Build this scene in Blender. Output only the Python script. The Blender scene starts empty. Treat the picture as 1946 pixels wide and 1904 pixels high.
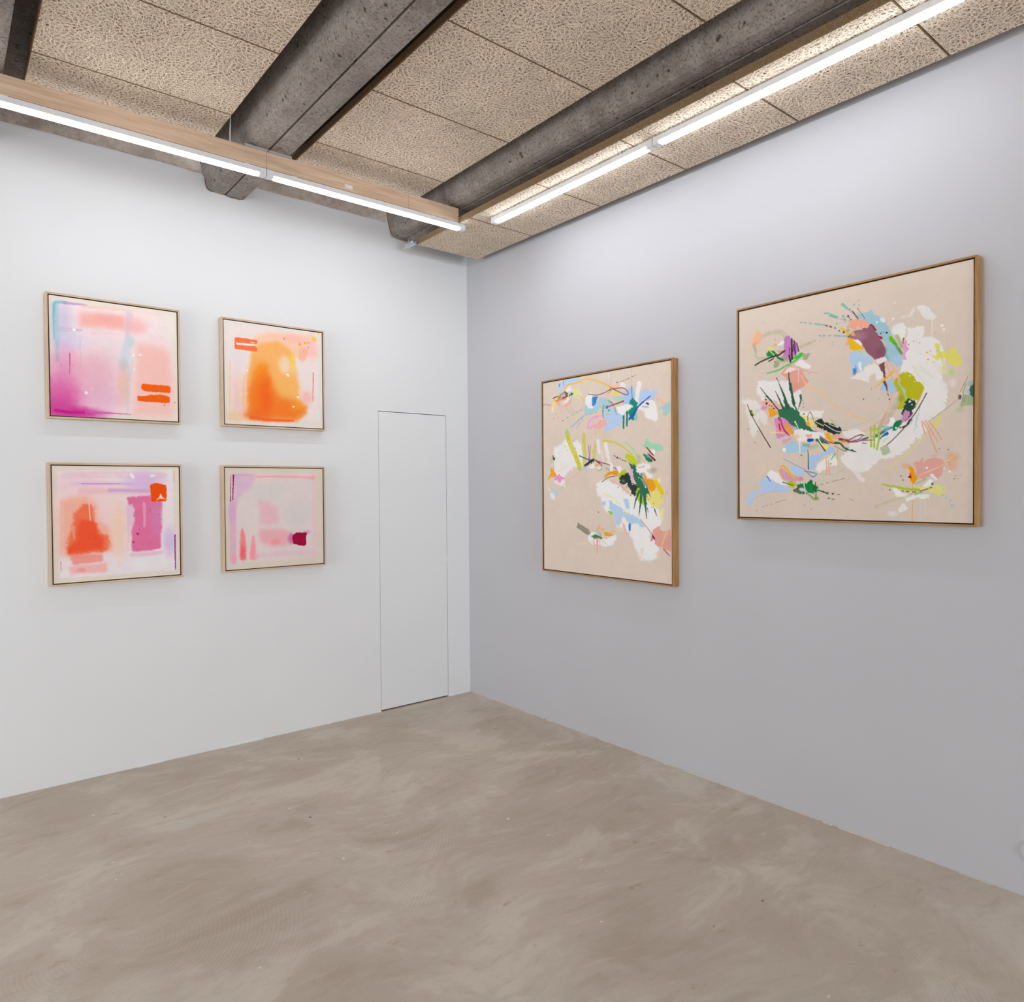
import bpy, bmesh, math, random
import numpy as np
from mathutils import Matrix, Vector

SC = bpy.context.scene
COL = SC.collection
random.seed(7)

# ------------------------------------------------------------------ camera
cam_data = bpy.data.cameras.new('camera')
cam = bpy.data.objects.new('camera', cam_data)
COL.objects.link(cam)
cam_data.sensor_width = 36.0
cam_data.lens = 1349.763 / 1946.0 * 36.0
cam_data.clip_start = 0.05
CAM_POS = Vector((-3.08945, -4.31673, 1.51370))
YAW, PITCH, ROLL = 0.6821767, -0.0168237, -0.0075918
f_ = Vector((math.sin(YAW) * math.cos(PITCH), math.cos(YAW) * math.cos(PITCH), math.sin(PITCH)))
r_ = Vector((math.cos(YAW), -math.sin(YAW), 0.0))
u_ = r_.cross(f_)
r2 = r_ * math.cos(ROLL) + u_ * math.sin(ROLL)
u2 = u_ * math.cos(ROLL) - r_ * math.sin(ROLL)
m_ = Matrix((r2, u2, -f_)).transposed().to_4x4()
m_.translation = CAM_POS
cam.matrix_world = m_
SC.camera = cam

# ------------------------------------------------------------------ world, fill lights, exposure
world = bpy.data.worlds.new('world')
SC.world = world
world.use_nodes = True
world.node_tree.nodes['Background'].inputs[0].default_value = (0.75, 0.85, 1.0, 1)
world.node_tree.nodes['Background'].inputs[1].default_value = 0.4
SC.view_settings.view_transform = 'Standard'
SC.view_settings.look = 'None'
SC.view_settings.exposure = 0.0
SC.view_settings.gamma = 1.0
SC.view_settings.use_curve_mapping = False
SC.cycles.adaptive_threshold = 0.02
SC.cycles.max_bounces = 8
SC.cycles.caustics_reflective = False
SC.cycles.caustics_refractive = False
TUBE = 27.5            # radiance of the fluorescent tubes
FILL_BACK = 308.0            # added area light behind the camera, fills the room
FILL_SIDE = 142.0          # added area light at the far side, lifts the grey wall
TUBE_COL = (0.945, 0.975, 1.03)


def fill_light(name, loc, rot, sx, sy, watt, col):  # area lights added as fill; no such source is in view
    d = bpy.data.lights.new(name, 'AREA')
    d.shape = 'RECTANGLE'
    d.size, d.size_y = sx, sy
    d.energy = watt
    d.color = col
    o = bpy.data.objects.new(name, d)
    o.location = loc
    o.rotation_euler = rot
    COL.objects.link(o)
    return o


fill_light('fill_light_back', (-1.35, -10.93, 1.65), (math.radians(90), 0, 0), 1.9, 2.5, FILL_BACK, (0.93, 0.97, 1.0))
fill_light('fill_light_side', (-7.43, -1.65, 1.65), (0, math.radians(-90), 0), 2.5, 2.3, FILL_SIDE, (0.93, 0.97, 1.0))


# ------------------------------------------------------------------ object helpers
def obj(name, bm, mats, parent=None, smooth=False):
    me = bpy.data.meshes.new(name)
    bmesh.ops.recalc_face_normals(bm, faces=bm.faces)
    bm.to_mesh(me)
    bm.free()
    if smooth:
        me.polygons.foreach_set('use_smooth', [True] * len(me.polygons))
    for m in (mats if isinstance(mats, (list, tuple)) else [mats]):
        me.materials.append(m)
    o = bpy.data.objects.new(name, me)
    COL.objects.link(o)
    if parent:
        o.parent = parent
    return o


def tag(o, label, cat, group=None):
    o['label'] = label
    o['category'] = cat
    o['kind'] = 'thing'
    if group:
        o['group'] = group
    return o


def thing(name, label, cat, loc=(0, 0, 0), group=None):
    o = bpy.data.objects.new(name, None)
    o.empty_display_size = 0.1
    o.location = loc
    COL.objects.link(o)
    return tag(o, label, cat, group)


def struct(name, bm, mats, parent=None, smooth=False):
    o = obj(name, bm, mats, parent, smooth)
    if not parent:
        o['kind'] = 'structure'
    return o


def box(bm, x0, x1, y0, y1, z0, z1, mi=0, bev=0.0):
    vs = [bm.verts.new((x, y, z)) for x in (x0, x1) for y in (y0, y1) for z in (z0, z1)]
    idx = [(0, 1, 3, 2), (4, 6, 7, 5), (0, 4, 5, 1), (2, 3, 7, 6), (0, 2, 6, 4), (1, 5, 7, 3)]
    fs = [bm.faces.new([vs[i] for i in q]) for q in idx]
    for f in fs:
        f.material_index = mi
    if bev:
        es = list({e for f in fs for e in f.edges})
        r = bmesh.ops.bevel(bm, geom=es, offset=bev, segments=2, affect='EDGES', profile=0.5)
        for f in r['faces']:
            f.material_index = mi
    return fs


def tube(bm, pts, r, seg=8):
    pts = [Vector(p) for p in pts]
    rings = []
    for i, p in enumerate(pts):
        t = (pts[min(i + 1, len(pts) - 1)] - pts[max(i - 1, 0)]).normalized()
        a = t.orthogonal().normalized()
        b = t.cross(a)
        rings.append([bm.verts.new(p + (a * math.cos(k * 2 * math.pi / seg) + b * math.sin(k * 2 * math.pi / seg)) * r) for k in range(seg)])
    for q, s in zip(rings, rings[1:]):
        for k in range(seg):
            bm.faces.new((q[k], q[(k + 1) % seg], s[(k + 1) % seg], s[k]))
    bm.faces.new(rings[0])
    bm.faces.new(rings[-1])


def prism(bm, pts, axis, d0, d1, mi=0):
    """extrude a 2D outline along an axis; pts are (x,z) for axis y, (y,z) for axis x, (x,y) for axis z"""
    def at(p, d):
        return {'y': (p[0], d, p[1]), 'x': (d, p[0], p[1]), 'z': (p[0], p[1], d)}[axis]
    a = [bm.verts.new(at(p, d0)) for p in pts]
    b = [bm.verts.new(at(p, d1)) for p in pts]
    n = len(pts)
    fs = [bm.faces.new(a), bm.faces.new(b)]
    for i in range(n):
        fs.append(bm.faces.new((a[i], a[(i + 1) % n], b[(i + 1) % n], b[i])))
    for f in fs:
        f.material_index = mi
    return fs


# ------------------------------------------------------------------ node helpers
class NT:
    def __init__(self, name):
        self.m = bpy.data.materials.new(name)
        self.m.use_nodes = True
        self.t = self.m.node_tree
        self.b = self.t.nodes['Principled BSDF']

    def n(self, kind, **kw):
        x = self.t.nodes.new(kind)
        for k, v in kw.items():
            setattr(x, k, v)
        return x

    def put(self, sock, v):
        if hasattr(v, 'is_output'):
            self.t.links.new(v, sock)
        elif v is not None:
            if isinstance(v, (tuple, list)) and sock.type == 'RGBA' and len(v) == 3:
                v = (*v, 1)
            sock.default_value = v

    def math(self, op, a, b=None, c=None, clamp=False):
        x = self.n('ShaderNodeMath', operation=op, use_clamp=clamp)
        for i, v in enumerate((a, b, c)):
            if v is not None:
                self.put(x.inputs[i], v)
        return x.outputs[0]

    def vmath(self, op, a, b=None, scale=None):
        x = self.n('ShaderNodeVectorMath', operation=op)
        self.put(x.inputs[0], a)
        if b is not None:
            self.put(x.inputs[1], b)
        if scale is not None:
            self.put(x.inputs['Scale'], scale)
        return x.outputs[0]

    def mapr(self, v, a, b, c=0.0, d=1.0, smooth=True):
        x = self.n('ShaderNodeMapRange')
        x.interpolation_type = 'SMOOTHSTEP' if smooth else 'LINEAR'
        for i, q in enumerate((v, a, b, c, d)):
            self.put(x.inputs[i], q)
        return x.outputs[0]

    def mix(self, fac, a, b, blend='MIX'):
        x = self.n('ShaderNodeMix', data_type='RGBA', blend_type=blend)
        self.put(x.inputs[0], fac)
        self.put(x.inputs[6], a)
        self.put(x.inputs[7], b)
        return x.outputs[2]

    def noise(self, vec, scale, detail=4.0, rough=0.55, dist=0.0, dim='3D'):
        x = self.n('ShaderNodeTexNoise', noise_dimensions=dim)
        self.put(x.inputs['Vector'], vec)
        x.inputs['Scale'].default_value = scale
        x.inputs['Detail'].default_value = detail
        x.inputs['Roughness'].default_value = rough
        x.inputs['Distortion'].default_value = dist
        return x.outputs[0], x.outputs[1]

    def voro(self, vec, scale, feature='F1', dim='3D', rand=1.0):
        x = self.n('ShaderNodeTexVoronoi', feature=feature, voronoi_dimensions=dim)
        self.put(x.inputs['Vector'], vec)
        x.inputs['Scale'].default_value = scale
        x.inputs['Randomness'].default_value = rand
        return x

    def pos(self):
        return self.n('ShaderNodeNewGeometry').outputs['Position']

    def xyz(self, v):
        x = self.n('ShaderNodeSeparateXYZ')
        self.put(x.inputs[0], v)
        return x.outputs

    def vec(self, x, y, z=0.0):
        c = self.n('ShaderNodeCombineXYZ')
        for i, q in enumerate((x, y, z)):
            self.put(c.inputs[i], q)
        return c.outputs[0]

    def bump(self, h, dist, strength=1.0):
        x = self.n('ShaderNodeBump')
        x.inputs['Strength'].default_value = strength
        x.inputs['Distance'].default_value = dist
        self.put(x.inputs['Height'], h)
        self.put(self.b.inputs['Normal'], x.outputs[0])

    def out(self, col, rough=0.6, spec=0.5, metal=0.0):
        self.put(self.b.inputs['Base Color'], col)
        self.put(self.b.inputs['Roughness'], rough)
        self.b.inputs['Specular IOR Level'].default_value = spec
        self.b.inputs['Metallic'].default_value = metal
        return self.m


def lin(h, k=1.0):
    c = [int(h[i:i + 2], 16) / 255 for i in (0, 2, 4)]
    return tuple((x / 12.92 if x < 0.04045 else ((x + 0.055) / 1.055) ** 2.4) * k for x in c)


# ------------------------------------------------------------------ materials
def mat_paint(name, col, rough=0.65):
    t = NT(name)
    p = t.pos()
    a, _ = t.noise(p, 0.9, 3)
    c = t.mix(t.mapr(a, 0.3, 0.7, 0, 1), tuple(x * 0.985 for x in col), tuple(min(1, x * 1.01) for x in col))
    h, _ = t.noise(p, 260, 2)
    h2, _ = t.noise(p, 5, 2)
    t.bump(t.math('ADD', t.math('MULTIPLY', h, 0.15), h2), 0.0012, 0.35)
    return t.out(c, rough, 0.25)


def mat_woodwool(name, tint=1.0):
    t = NT(name)
    p = t.pos()
    base = t.vmath('ADD', p, t.vmath('SCALE', t.noise(p, 30, 1)[1], scale=0.005))
    col = (0.20 * tint, 0.145 * tint, 0.092 * tint)
    rnd = random.Random(3)
    L = 13
    for i in range(L):
        q = t.vmath('ADD', base, (rnd.uniform(-20, 20), rnd.uniform(-20, 20), 0))
        vo = t.voro(q, rnd.uniform(12, 24), dim='2D')
        d = t.vmath('SUBTRACT', q, vo.outputs['Position'])
        cr = t.n('ShaderNodeSeparateColor')
        t.put(cr.inputs[0], vo.outputs['Color'])
        ro = t.n('ShaderNodeVectorRotate', rotation_type='Z_AXIS')
        t.put(ro.inputs['Vector'], d)
        t.put(ro.inputs['Angle'], t.math('MULTIPLY', cr.outputs[0], math.tau))
        x = t.xyz(ro.outputs[0])
        cu = t.math('MULTIPLY_ADD', cr.outputs[1], 9.0, -4.5)
        ac = t.math('MULTIPLY_ADD', t.math('MULTIPLY', x[0], x[0]), cu, x[1])
        per = rnd.uniform(0.014, 0.022)
        fr = t.math('MULTIPLY_ADD', ac, 1 / per, t.math('MULTIPLY', cr.outputs[2], 7.0))
        saw = t.math('PINGPONG', fr, 0.5)
        w = rnd.uniform(0.0024, 0.0036) / 2 / per
        mask = t.mapr(saw, w * 1.15, w * 0.6, 0, 1)
        shade = t.math('MULTIPLY_ADD', t.math('FRACT', t.math('MULTIPLY', t.math('ADD', t.math('ROUND', fr), cr.outputs[0]), 7.37)), 0.40, 0.50 + 0.046 * i)
        if i == 8:      # open pores between the strands
            po, _ = t.noise(p, 165, 2, 0.5)
            col = t.mix(t.mapr(po, 0.525, 0.61, 0, 0.9), col, (0.10 * tint, 0.066 * tint, 0.036 * tint))
        col = t.mix(mask, col, t.vmath('SCALE', (0.70 * tint, 0.592 * tint, 0.465 * tint), scale=shade))
    hb, _ = t.noise(p, 190, 2, 0.6)
    t.bump(hb, 0.004, 0.45)
    big, _ = t.noise(p, 3.5, 3)
    col = t.mix(1.0, col, t.mapr(big, 0.3, 0.7, 0.92, 1.05), 'MULTIPLY')
    return t.out(col, 0.9, 0.1)


def mat_wool_edge(name):
    t = NT(name)
    p = t.pos()
    a, _ = t.noise(t.vmath('MULTIPLY', p, (1, 1, 2.5)), 260, 3, 0.7)
    b, _ = t.noise(p, 60, 3)
    c = t.mix(t.mapr(a, 0.35, 0.65), (0.15, 0.092, 0.046), (0.46, 0.33, 0.20))
    c = t.mix(t.mapr(b, 0.35, 0.7, 0, 0.4), c, (0.2, 0.12, 0.055))
    t.bump(a, 0.004, 0.8)
    return t.out(c, 0.95, 0.05)


def mat_concrete(name, k=1.0, coarse=1.0):
    t = NT(name)
    p = t.pos()
    big, _ = t.noise(t.vmath('MULTIPLY', p, (2.2, 0.8, 2.2)), 1.9, 5, 0.6)
    mid, _ = t.noise(p, 11, 6, 0.7)
    fine, _ = t.noise(p, 90, 5, 0.72)
    grit, _ = t.noise(p, 300, 3, 0.7)
    S = lambda r, g, b: (r * k, g * k, b * k)
    c = t.mix(t.mapr(big, 0.3, 0.7), S(0.275, 0.232, 0.200), S(0.415, 0.362, 0.32))
    c = t.mix(t.mapr(mid, 0.40, 0.64, 0, 0.6), c, S(0.505, 0.45, 0.405))
    c = t.mix(t.mapr(fine, 0.50, 0.66, 0, 0.8 * coarse), c, S(0.10, 0.085, 0.075))
    c = t.mix(t.mapr(grit, 0.52, 0.68, 0, 0.45 * coarse), c, S(0.13, 0.112, 0.10))
    vo = t.voro(p, 62)
    cr = t.n('ShaderNodeSeparateColor')
    t.put(cr.inputs[0], vo.outputs['Color'])
    stone = t.math('MULTIPLY', t.mapr(vo.outputs['Distance'], 0.42, 0.30, 0, 1), t.mapr(cr.outputs[0], 0.72, 0.76, 0, 1))
    c = t.mix(t.math('MULTIPLY', stone, 0.75 * coarse), c, t.mix(cr.outputs[1], S(0.13, 0.135, 0.15), S(0.52, 0.475, 0.43)))
    vp = t.voro(p, 30)
    cp = t.n('ShaderNodeSeparateColor')
    t.put(cp.inputs[0], vp.outputs['Color'])
    pit = t.math('MULTIPLY', t.mapr(t.math('ADD', vp.outputs['Distance'], t.math('MULTIPLY', mid, 0.5)), 0.52, 0.36, 0, 1), t.mapr(cp.outputs[0], 0.78, 0.83, 0, 1))
    c = t.mix(t.math('MULTIPLY', pit, 0.85 * coarse), c, S(0.05, 0.04, 0.035))
    h = t.math('SUBTRACT', t.math('ADD', t.math('MULTIPLY', fine, -0.7), t.math('MULTIPLY', mid, 0.5)), t.math('MULTIPLY', pit, 1.4))
    t.bump(h, 0.005 * coarse, 0.7)
    return t.out(c, 0.85, 0.2)


def mat_floor(name):
    t = NT(name)
    p = t.pos()
    q = t.vmath('ADD', p, t.vmath('SCALE', t.vmath('SUBTRACT', t.noise(p, 0.8, 2)[1], (0.5, 0.5, 0.5)), scale=0.7))
    big, _ = t.noise(t.vmath('MULTIPLY', q, (0.9, 1.2, 1)), 0.8, 4, 0.55)
    mid, _ = t.noise(t.vmath('MULTIPLY', q, (1.3, 2.0, 1)), 1.5, 7, 0.62, 0.4)
    fin, _ = t.noise(p, 30, 5, 0.65)
    mic, _ = t.noise(p, 220, 3, 0.6)
    c = t.mix(t.mapr(big, 0.3, 0.7), (0.500, 0.416, 0.339), (0.604, 0.523, 0.443))
    c = t.mix(t.mapr(mid, 0.50, 0.62, 0, 0.55), c, (0.690, 0.609, 0.523))
    c = t.mix(t.mapr(mid, 0.47, 0.33, 0, 0.55), c, (0.414, 0.328, 0.253))
    c = t.mix(t.mapr(fin, 0.5, 0.75, 0, 0.22), c, (0.391, 0.310, 0.230))
    c = t.mix(t.mapr(mic, 0.45, 0.75, 0, 0.16), c, (0.345, 0.276, 0.213))
    dr, _ = t.noise(t.vmath('MULTIPLY', q, (2.2, 7.0, 1)), 3.2, 5, 0.6, 0.5)
    c = t.mix(t.mapr(dr, 0.54, 0.72, 0, 0.30), c, (0.39, 0.31, 0.235))
    c = t.mix(t.mapr(dr, 0.46, 0.30, 0, 0.25), c, (0.72, 0.64, 0.55))
    # greenish grey filler patches
    g, _ = t.noise(t.vmath('ADD', q, (31, 7, 0)), 1.5, 4, 0.6)
    c = t.mix(t.mapr(g, 0.58, 0.72, 0, 0.45), c, (0.552, 0.546, 0.483))
    # brown stains
    st, _ = t.noise(t.vmath('ADD', t.vmath('MULTIPLY', p, (1.2, 2.2, 1)), (5, 17, 0)), 6, 5, 0.65)
    c = t.mix(t.mapr(st, 0.62, 0.74, 0, 0.55), c, (0.345, 0.230, 0.132))
    # arcs left by the power float
    vo = t.voro(t.vmath('ADD', p, (0.3, 0.2, 0)), 0.75, dim='2D')
    rings = t.math('SINE', t.math('MULTIPLY', vo.outputs['Distance'], 560.0))
    am, _ = t.noise(t.vmath('ADD', p, (9, 3, 0)), 1.3, 3, 0.5)
    ridge = t.math('MULTIPLY', t.math('MULTIPLY_ADD', rings, 0.5, 0.5), t.mapr(am, 0.50, 0.66, 0, 1))
    c = t.mix(t.math('MULTIPLY', ridge, 0.16), c, (0.299, 0.236, 0.178))
    # a few white paint flecks and dark specks
    wq = t.vmath('ADD', t.vmath('MULTIPLY', p, (1.0, 1.7, 1)), t.vmath('SCALE', t.noise(p, 40, 2)[1], scale=0.06))
    vf = t.voro(wq, 4.0, dim='2D')
    cf = t.n('ShaderNodeSeparateColor')
    t.put(cf.inputs[0], vf.outputs['Color'])
    r = t.math('MULTIPLY_ADD', cf.outputs[2], 0.020, 0.010)
    fl = t.math('MULTIPLY', t.math('LESS_THAN', vf.outputs['Distance'], r), t.math('GREATER_THAN', cf.outputs[0], 0.84))
    c = t.mix(t.math('MULTIPLY', fl, 0.85), c, (0.80, 0.78, 0.74))
    dk = t.math('MULTIPLY', t.math('LESS_THAN', vf.outputs['Distance'], t.math('MULTIPLY', r, 0.8)), t.math('LESS_THAN', cf.outputs[0], 0.08))
    c = t.mix(dk, c, (0.12, 0.09, 0.07))
    t.bump(t.math('ADD', t.math('MULTIPLY', fin, 0.6), t.math('ADD', mid, t.math('MULTIPLY', ridge, 0.15))), 0.003, 0.3)
    return t.out(c, t.mapr(mid, 0.3, 0.7, 0.66, 0.55), 0.3)


def mat_timber(name, dark, light, axis, scale=1.0, knots=0.0):
    t = NT(name)
    p = t.pos()
    st = {'x': (0.06, 1, 1), 'y': (1, 0.06, 1), 'z': (1, 1, 0.06)}[axis]
    a, _ = t.noise(t.vmath('MULTIPLY', p, st), 38 * scale, 5, 0.6, 0.4)
    b, _ = t.noise(t.vmath('MULTIPLY', p, st), 140 * scale, 3, 0.6)
    g, _ = t.noise(p, 2.2, 2)
    c = t.mix(t.mapr(a, 0.3, 0.7), light, dark)
    c = t.mix(t.mapr(b, 0.45, 0.7, 0, 0.35), c, tuple(x * 0.7 for x in dark))
    c = t.mix(t.mapr(g, 0.3, 0.7, 0, 0.3), c, light)
    if knots:
        v = t.voro(t.vmath('MULTIPLY', p, {'x': (0.55, 1, 1), 'y': (1, .55, 1), 'z': (1, 1, .55)}[axis]), knots)
        cr = t.n('ShaderNodeSeparateColor')
        t.put(cr.inputs[0], v.outputs['Color'])
        k = t.math('MULTIPLY', t.mapr(v.outputs['Distance'], 0.085, 0.045, 0, 1), t.mapr(cr.outputs[0], 0.45, 0.5, 0, 1))
        c = t.mix(t.math('MULTIPLY', k, 0.6), c, (0.27, 0.15, 0.09))
    t.bump(a, 0.0006, 0.4)
    return t.out(c, 0.55, 0.3)


def mat_plain(name, col, rough=0.5, metal=0.0, spec=0.4):
    t = NT(name)
    a, _ = t.noise(t.pos(), 25, 3)
    return t.out(t.mix(t.mapr(a, 0.3, 0.7), tuple(x * 0.95 for x in col), col), rough, spec, metal)


def mat_tube(name):
    t = NT(name)
    t.out((0.8, 0.8, 0.8), 0.4)
    t.b.inputs['Emission Color'].default_value = (*TUBE_COL, 1)
    t.b.inputs['Emission Strength'].default_value = TUBE
    return t.m


def mat_canvas(name):
    t = NT(name)
    at = t.n('ShaderNodeAttribute', attribute_name='pigment')
    p = t.pos()
    w, _ = t.noise(p, 700, 2)
    c = t.mix(1.0, at.outputs['Color'], t.mapr(w, 0.3, 0.7, 0.97, 1.02), 'MULTIPLY')
    t.bump(w, 0.0006, 0.25)
    return t.out(c, 0.8, 0.15)


M_WALL = mat_paint('white_wall_paint', (0.775, 0.788, 0.803))
M_GREY = mat_paint('pale_grey_wall_paint', (0.575, 0.578, 0.608))
M_WOOL = mat_woodwool('wood_wool')
M_EDGE = mat_wool_edge('wood_wool_edge')
M_CONC = mat_concrete('raw_concrete', 0.82)
M_CAST = mat_concrete('smooth_cast_concrete', 2.1, 0.35)
M_FLOOR = mat_floor('polished_concrete')
M_PINE = mat_timber('pine', (0.56, 0.375, 0.25), (0.76, 0.565, 0.42), 'x', 1.0, 7.0)
M_OAKH = mat_timber('pale_oak_across', (0.56, 0.40, 0.265), (0.72, 0.55, 0.395), 'x', 1.6)
M_OAKV = mat_timber('pale_oak_upright', (0.56, 0.40, 0.265), (0.72, 0.55, 0.395), 'z', 1.6)
M_TEAKH = mat_timber('honey_oak_across', (0.29, 0.14, 0.045), (0.50, 0.28, 0.10), 'y', 1.6)
M_TEAKV = mat_timber('honey_oak_upright', (0.29, 0.14, 0.045), (0.50, 0.28, 0.10), 'z', 1.6)
M_WHITE = mat_plain('white_enamel', (0.80, 0.81, 0.83), 0.35)
M_TUBE = mat_tube('lit_diffuser')
M_CANVAS = mat_canvas('painted_canvas')
M_STEEL = mat_plain('zinc_steel', (0.62, 0.68, 0.74), 0.3, 0.85)
M_CABLE = mat_plain('white_cable', (0.78, 0.78, 0.76), 0.5)
M_PLASTER = mat_plain('pale_plaster', (0.62, 0.60, 0.58), 0.85)
M_REBATE = mat_plain('dark_brown_rebate', (0.10, 0.046, 0.02), 0.7)  # dark brown inside the frames, keeps the gap round each canvas dark
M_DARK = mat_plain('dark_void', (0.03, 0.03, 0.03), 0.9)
M_SHIM = mat_plain('grey_shim', (0.42, 0.40, 0.40), 0.8)
M_INK = mat_plain('blue_black_ink', (0.10, 0.11, 0.2), 0.7)
M_STICK = mat_plain('paper_sticker', (0.80, 0.79, 0.80), 0.6)
M_CAULK = mat_plain('ragged_filler', (0.66, 0.60, 0.52), 0.9)

# ------------------------------------------------------------------ the room shell
XW, YB, ZC = -7.5, -11.0, 3.50          # far side wall, back wall, slab underside
bm = bmesh.new()
box(bm, XW, 0.2, YB, 0.2, -0.2, 0.0)
struct('floor', bm, M_FLOOR)
bm = bmesh.new()
box(bm, XW - 0.2, 0.2, YB - 0.2, 0.2, ZC, ZC + 0.2)
struct('ceiling', bm, M_CONC)

# beam section, x relative to the beam's near lower edge
B0 = -1.845
BEAM = [(-0.045, 3.497), (-0.017, 3.359), (0.005, 3.286), (0.014, 3.270), (0.030, 3.259), (0.060, 3.252), (0.100, 3.250),
        (0.1035, 3.253), (0.106, 3.272), (0.111, 3.272), (0.1135, 3.253), (0.117, 3.250), (0.205, 3.250), (0.214, 3.252), (0.219, 3.258),
        (0.232, 3.36), (0.25, 3.497)]
BEAM_X = [B0 - 1.215, B0, B0 + 1.207]

# upper edge of the white paint on the wall with the four small pictures; it follows the beams
def round_beam(x0, zl, zr):
    return [(x0 - 0.017, zl), (x0 - 0.008, zl - 0.015), (x0 - 0.001, 3.268), (x0 + 0.006, 3.258), (x0 + 0.02, 3.253), (x0 + 0.06, 3.254), (x0 + 0.105, 3.252), (x0 + 0.125, 3.246),
            (x0 + 0.16, 3.243), (x0 + 0.19, 3.244), (x0 + 0.213, 3.254), (x0 + 0.23, zr)]


edge = [(XW, 3.342)] + round_beam(BEAM_X[0], 3.342, 3.343) + [(-2.6, 3.349), (-2.5, 3.346), (-2.36, 3.349), (-2.2, 3.347), (-2.1, 3.351), (-1.98, 3.348), (-1.93, 3.343)] + \
    round_beam(BEAM_X[1], 3.342, 3.340) + [(-1.5, 3.341), (-1.35, 3.339), (-1.2, 3.342), (-1.1, 3.339), (-0.95, 3.340), (-0.85, 3.336), (-0.78, 3.338), (-0.70, 3.335)] + \
    [(BEAM_X[2] - 0.024, 3.338), (BEAM_X[2] - 0.014, 3.325), (BEAM_X[2] - 0.006, 3.270), (BEAM_X[2] + 0.006, 3.244), (BEAM_X[2] + 0.06, 3.239), (BEAM_X[2] + 0.11, 3.236), (BEAM_X[2] + 0.135, 3.227), (BEAM_X[2] + 0.2, 3.235), (BEAM_X[2] + 0.225, 3.25), (BEAM_X[2] + 0.24, 3.36)] + [(0.0, 3.37)]
DX0, DX1, DZ = -0.7475, -0.1965, 2.052        # door opening
bm = bmesh.new()
prism(bm, [(XW, 0.0)] + edge + [(0.0, 0.0), (DX1, 0.0), (DX1, DZ), (DX0, DZ), (DX0, 0.0)], 'y', 0.0, 0.16)
struct('wall_left', bm, M_WALL)
bm = bmesh.new()
prism(bm, edge + [(0.0, ZC), (XW, ZC)], 'y', 0.012, 0.16)
struct('trim_1', bm, M_CAST)
bm = bmesh.new()
box(bm, 0.0, 0.2, YB, 0.0, 0.0, ZC)
struct('wall_right', bm, M_GREY)
# unseen walls behind the camera; their windows are added for the fill lights
bm = bmesh.new()
box(bm, XW, -2.4, YB - 0.16, YB, 0, ZC)
box(bm, -0.3, 0.0, YB - 0.16, YB, 0, ZC)
box(bm, -2.4, -0.3, YB - 0.16, YB, 0, 0.35)
box(bm, -2.4, -0.3, YB - 0.16, YB, 2.95, ZC)
struct('wall_back', bm, M_WALL)
bm = bmesh.new()
for x in (-2.38, -1.37, -0.36):
    box(bm, x, x + 0.04, YB - 0.1, YB - 0.05, 0.40, 2.90)
box(bm, -2.4, -0.3, YB - 0.1, YB - 0.05, 0.35, 0.40)
box(bm, -2.4, -0.3, YB - 0.1, YB - 0.05, 2.90, 2.95)
struct('added_window_1', bm, M_WHITE)  # unseen frame, added around the back fill light
bm = bmesh.new()
box(bm, XW - 0.16, XW, YB, -2.9, 0, ZC)
box(bm, XW - 0.16, XW, -0.4, 0.16, 0, ZC)
box(bm, XW - 0.16, XW, -2.9, -0.4, 0, 0.35)
box(bm, XW - 0.16, XW, -2.9, -0.4, 2.95, ZC)
struct('wall_side', bm, M_WALL)
bm = bmesh.new()
for y in (-2.88, -1.67, -0.46):
    box(bm, XW - 0.1, XW - 0.05, y, y + 0.04, 0.40, 2.90)
box(bm, XW - 0.1, XW - 0.05, -2.9, -0.4, 0.35, 0.40)
box(bm, XW - 0.1, XW - 0.05, -2.9, -0.4, 2.90, 2.95)
struct('added_window_2', bm, M_WHITE)  # invented frame round the side fill light, out of view

# flush door painted like the wall; open joints all round
bm = bmesh.new()
fs = box(bm, DX0 + 0.0022, DX1 - 0.0030, 0.0, 0.04, 0.010, DZ - 0.0045)
door = struct('door_1', bm, M_WALL)
bm = bmesh.new()
box(bm, DX1 - 0.0031, DX1, 0.0005, 0.02, 0.99, 1.035)
obj('latch', bm, M_WALL, door)
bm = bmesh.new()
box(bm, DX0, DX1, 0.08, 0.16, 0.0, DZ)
struct('door_gap_dark', bm, M_DARK)  # near-black sheet behind the door, puts shade into its open joints

# ragged filler along the foot of the grey wall
bm = bmesh.new()
rn = random.Random(11)
y = -0.02
while y > -5.0:
    L = rn.uniform(0.04, 0.22)
    if rn.random() < 0.8:
        n = 4
        w0 = rn.uniform(0.003, 0.009)
        pts = [(-w0 * rn.uniform(0.5, 1.2), y - L * k / n) for k in range(n + 1)]
        h = rn.uniform(0.002, 0.007)
        prism(bm, [(0.0, y - L)] + [(0.0, y)] + pts, 'z', 0.0, h)
    y -= L + rn.uniform(0.0, 0.08)
struct('baseboard_right', bm, M_CAULK)
bm = bmesh.new()
for (xa, xb, w) in ((-1.80, -1.56, 0.014), (-2.25, -2.12, 0.010), (-0.19, -0.01, 0.005), (-0.775, -0.75, 0.008), (-1.14, -1.12, 0.01)):
    n = 9
    f = [(xa + (xb - xa) * k / n, -w * rn.uniform(0.45, 1.0)) for k in range(n + 1)]
    prism(bm, [(xb, 0.0), (xa, 0.0)] + f, 'z', 0.0, 0.0025)
struct('baseboard_left', bm, M_STICK)

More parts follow.
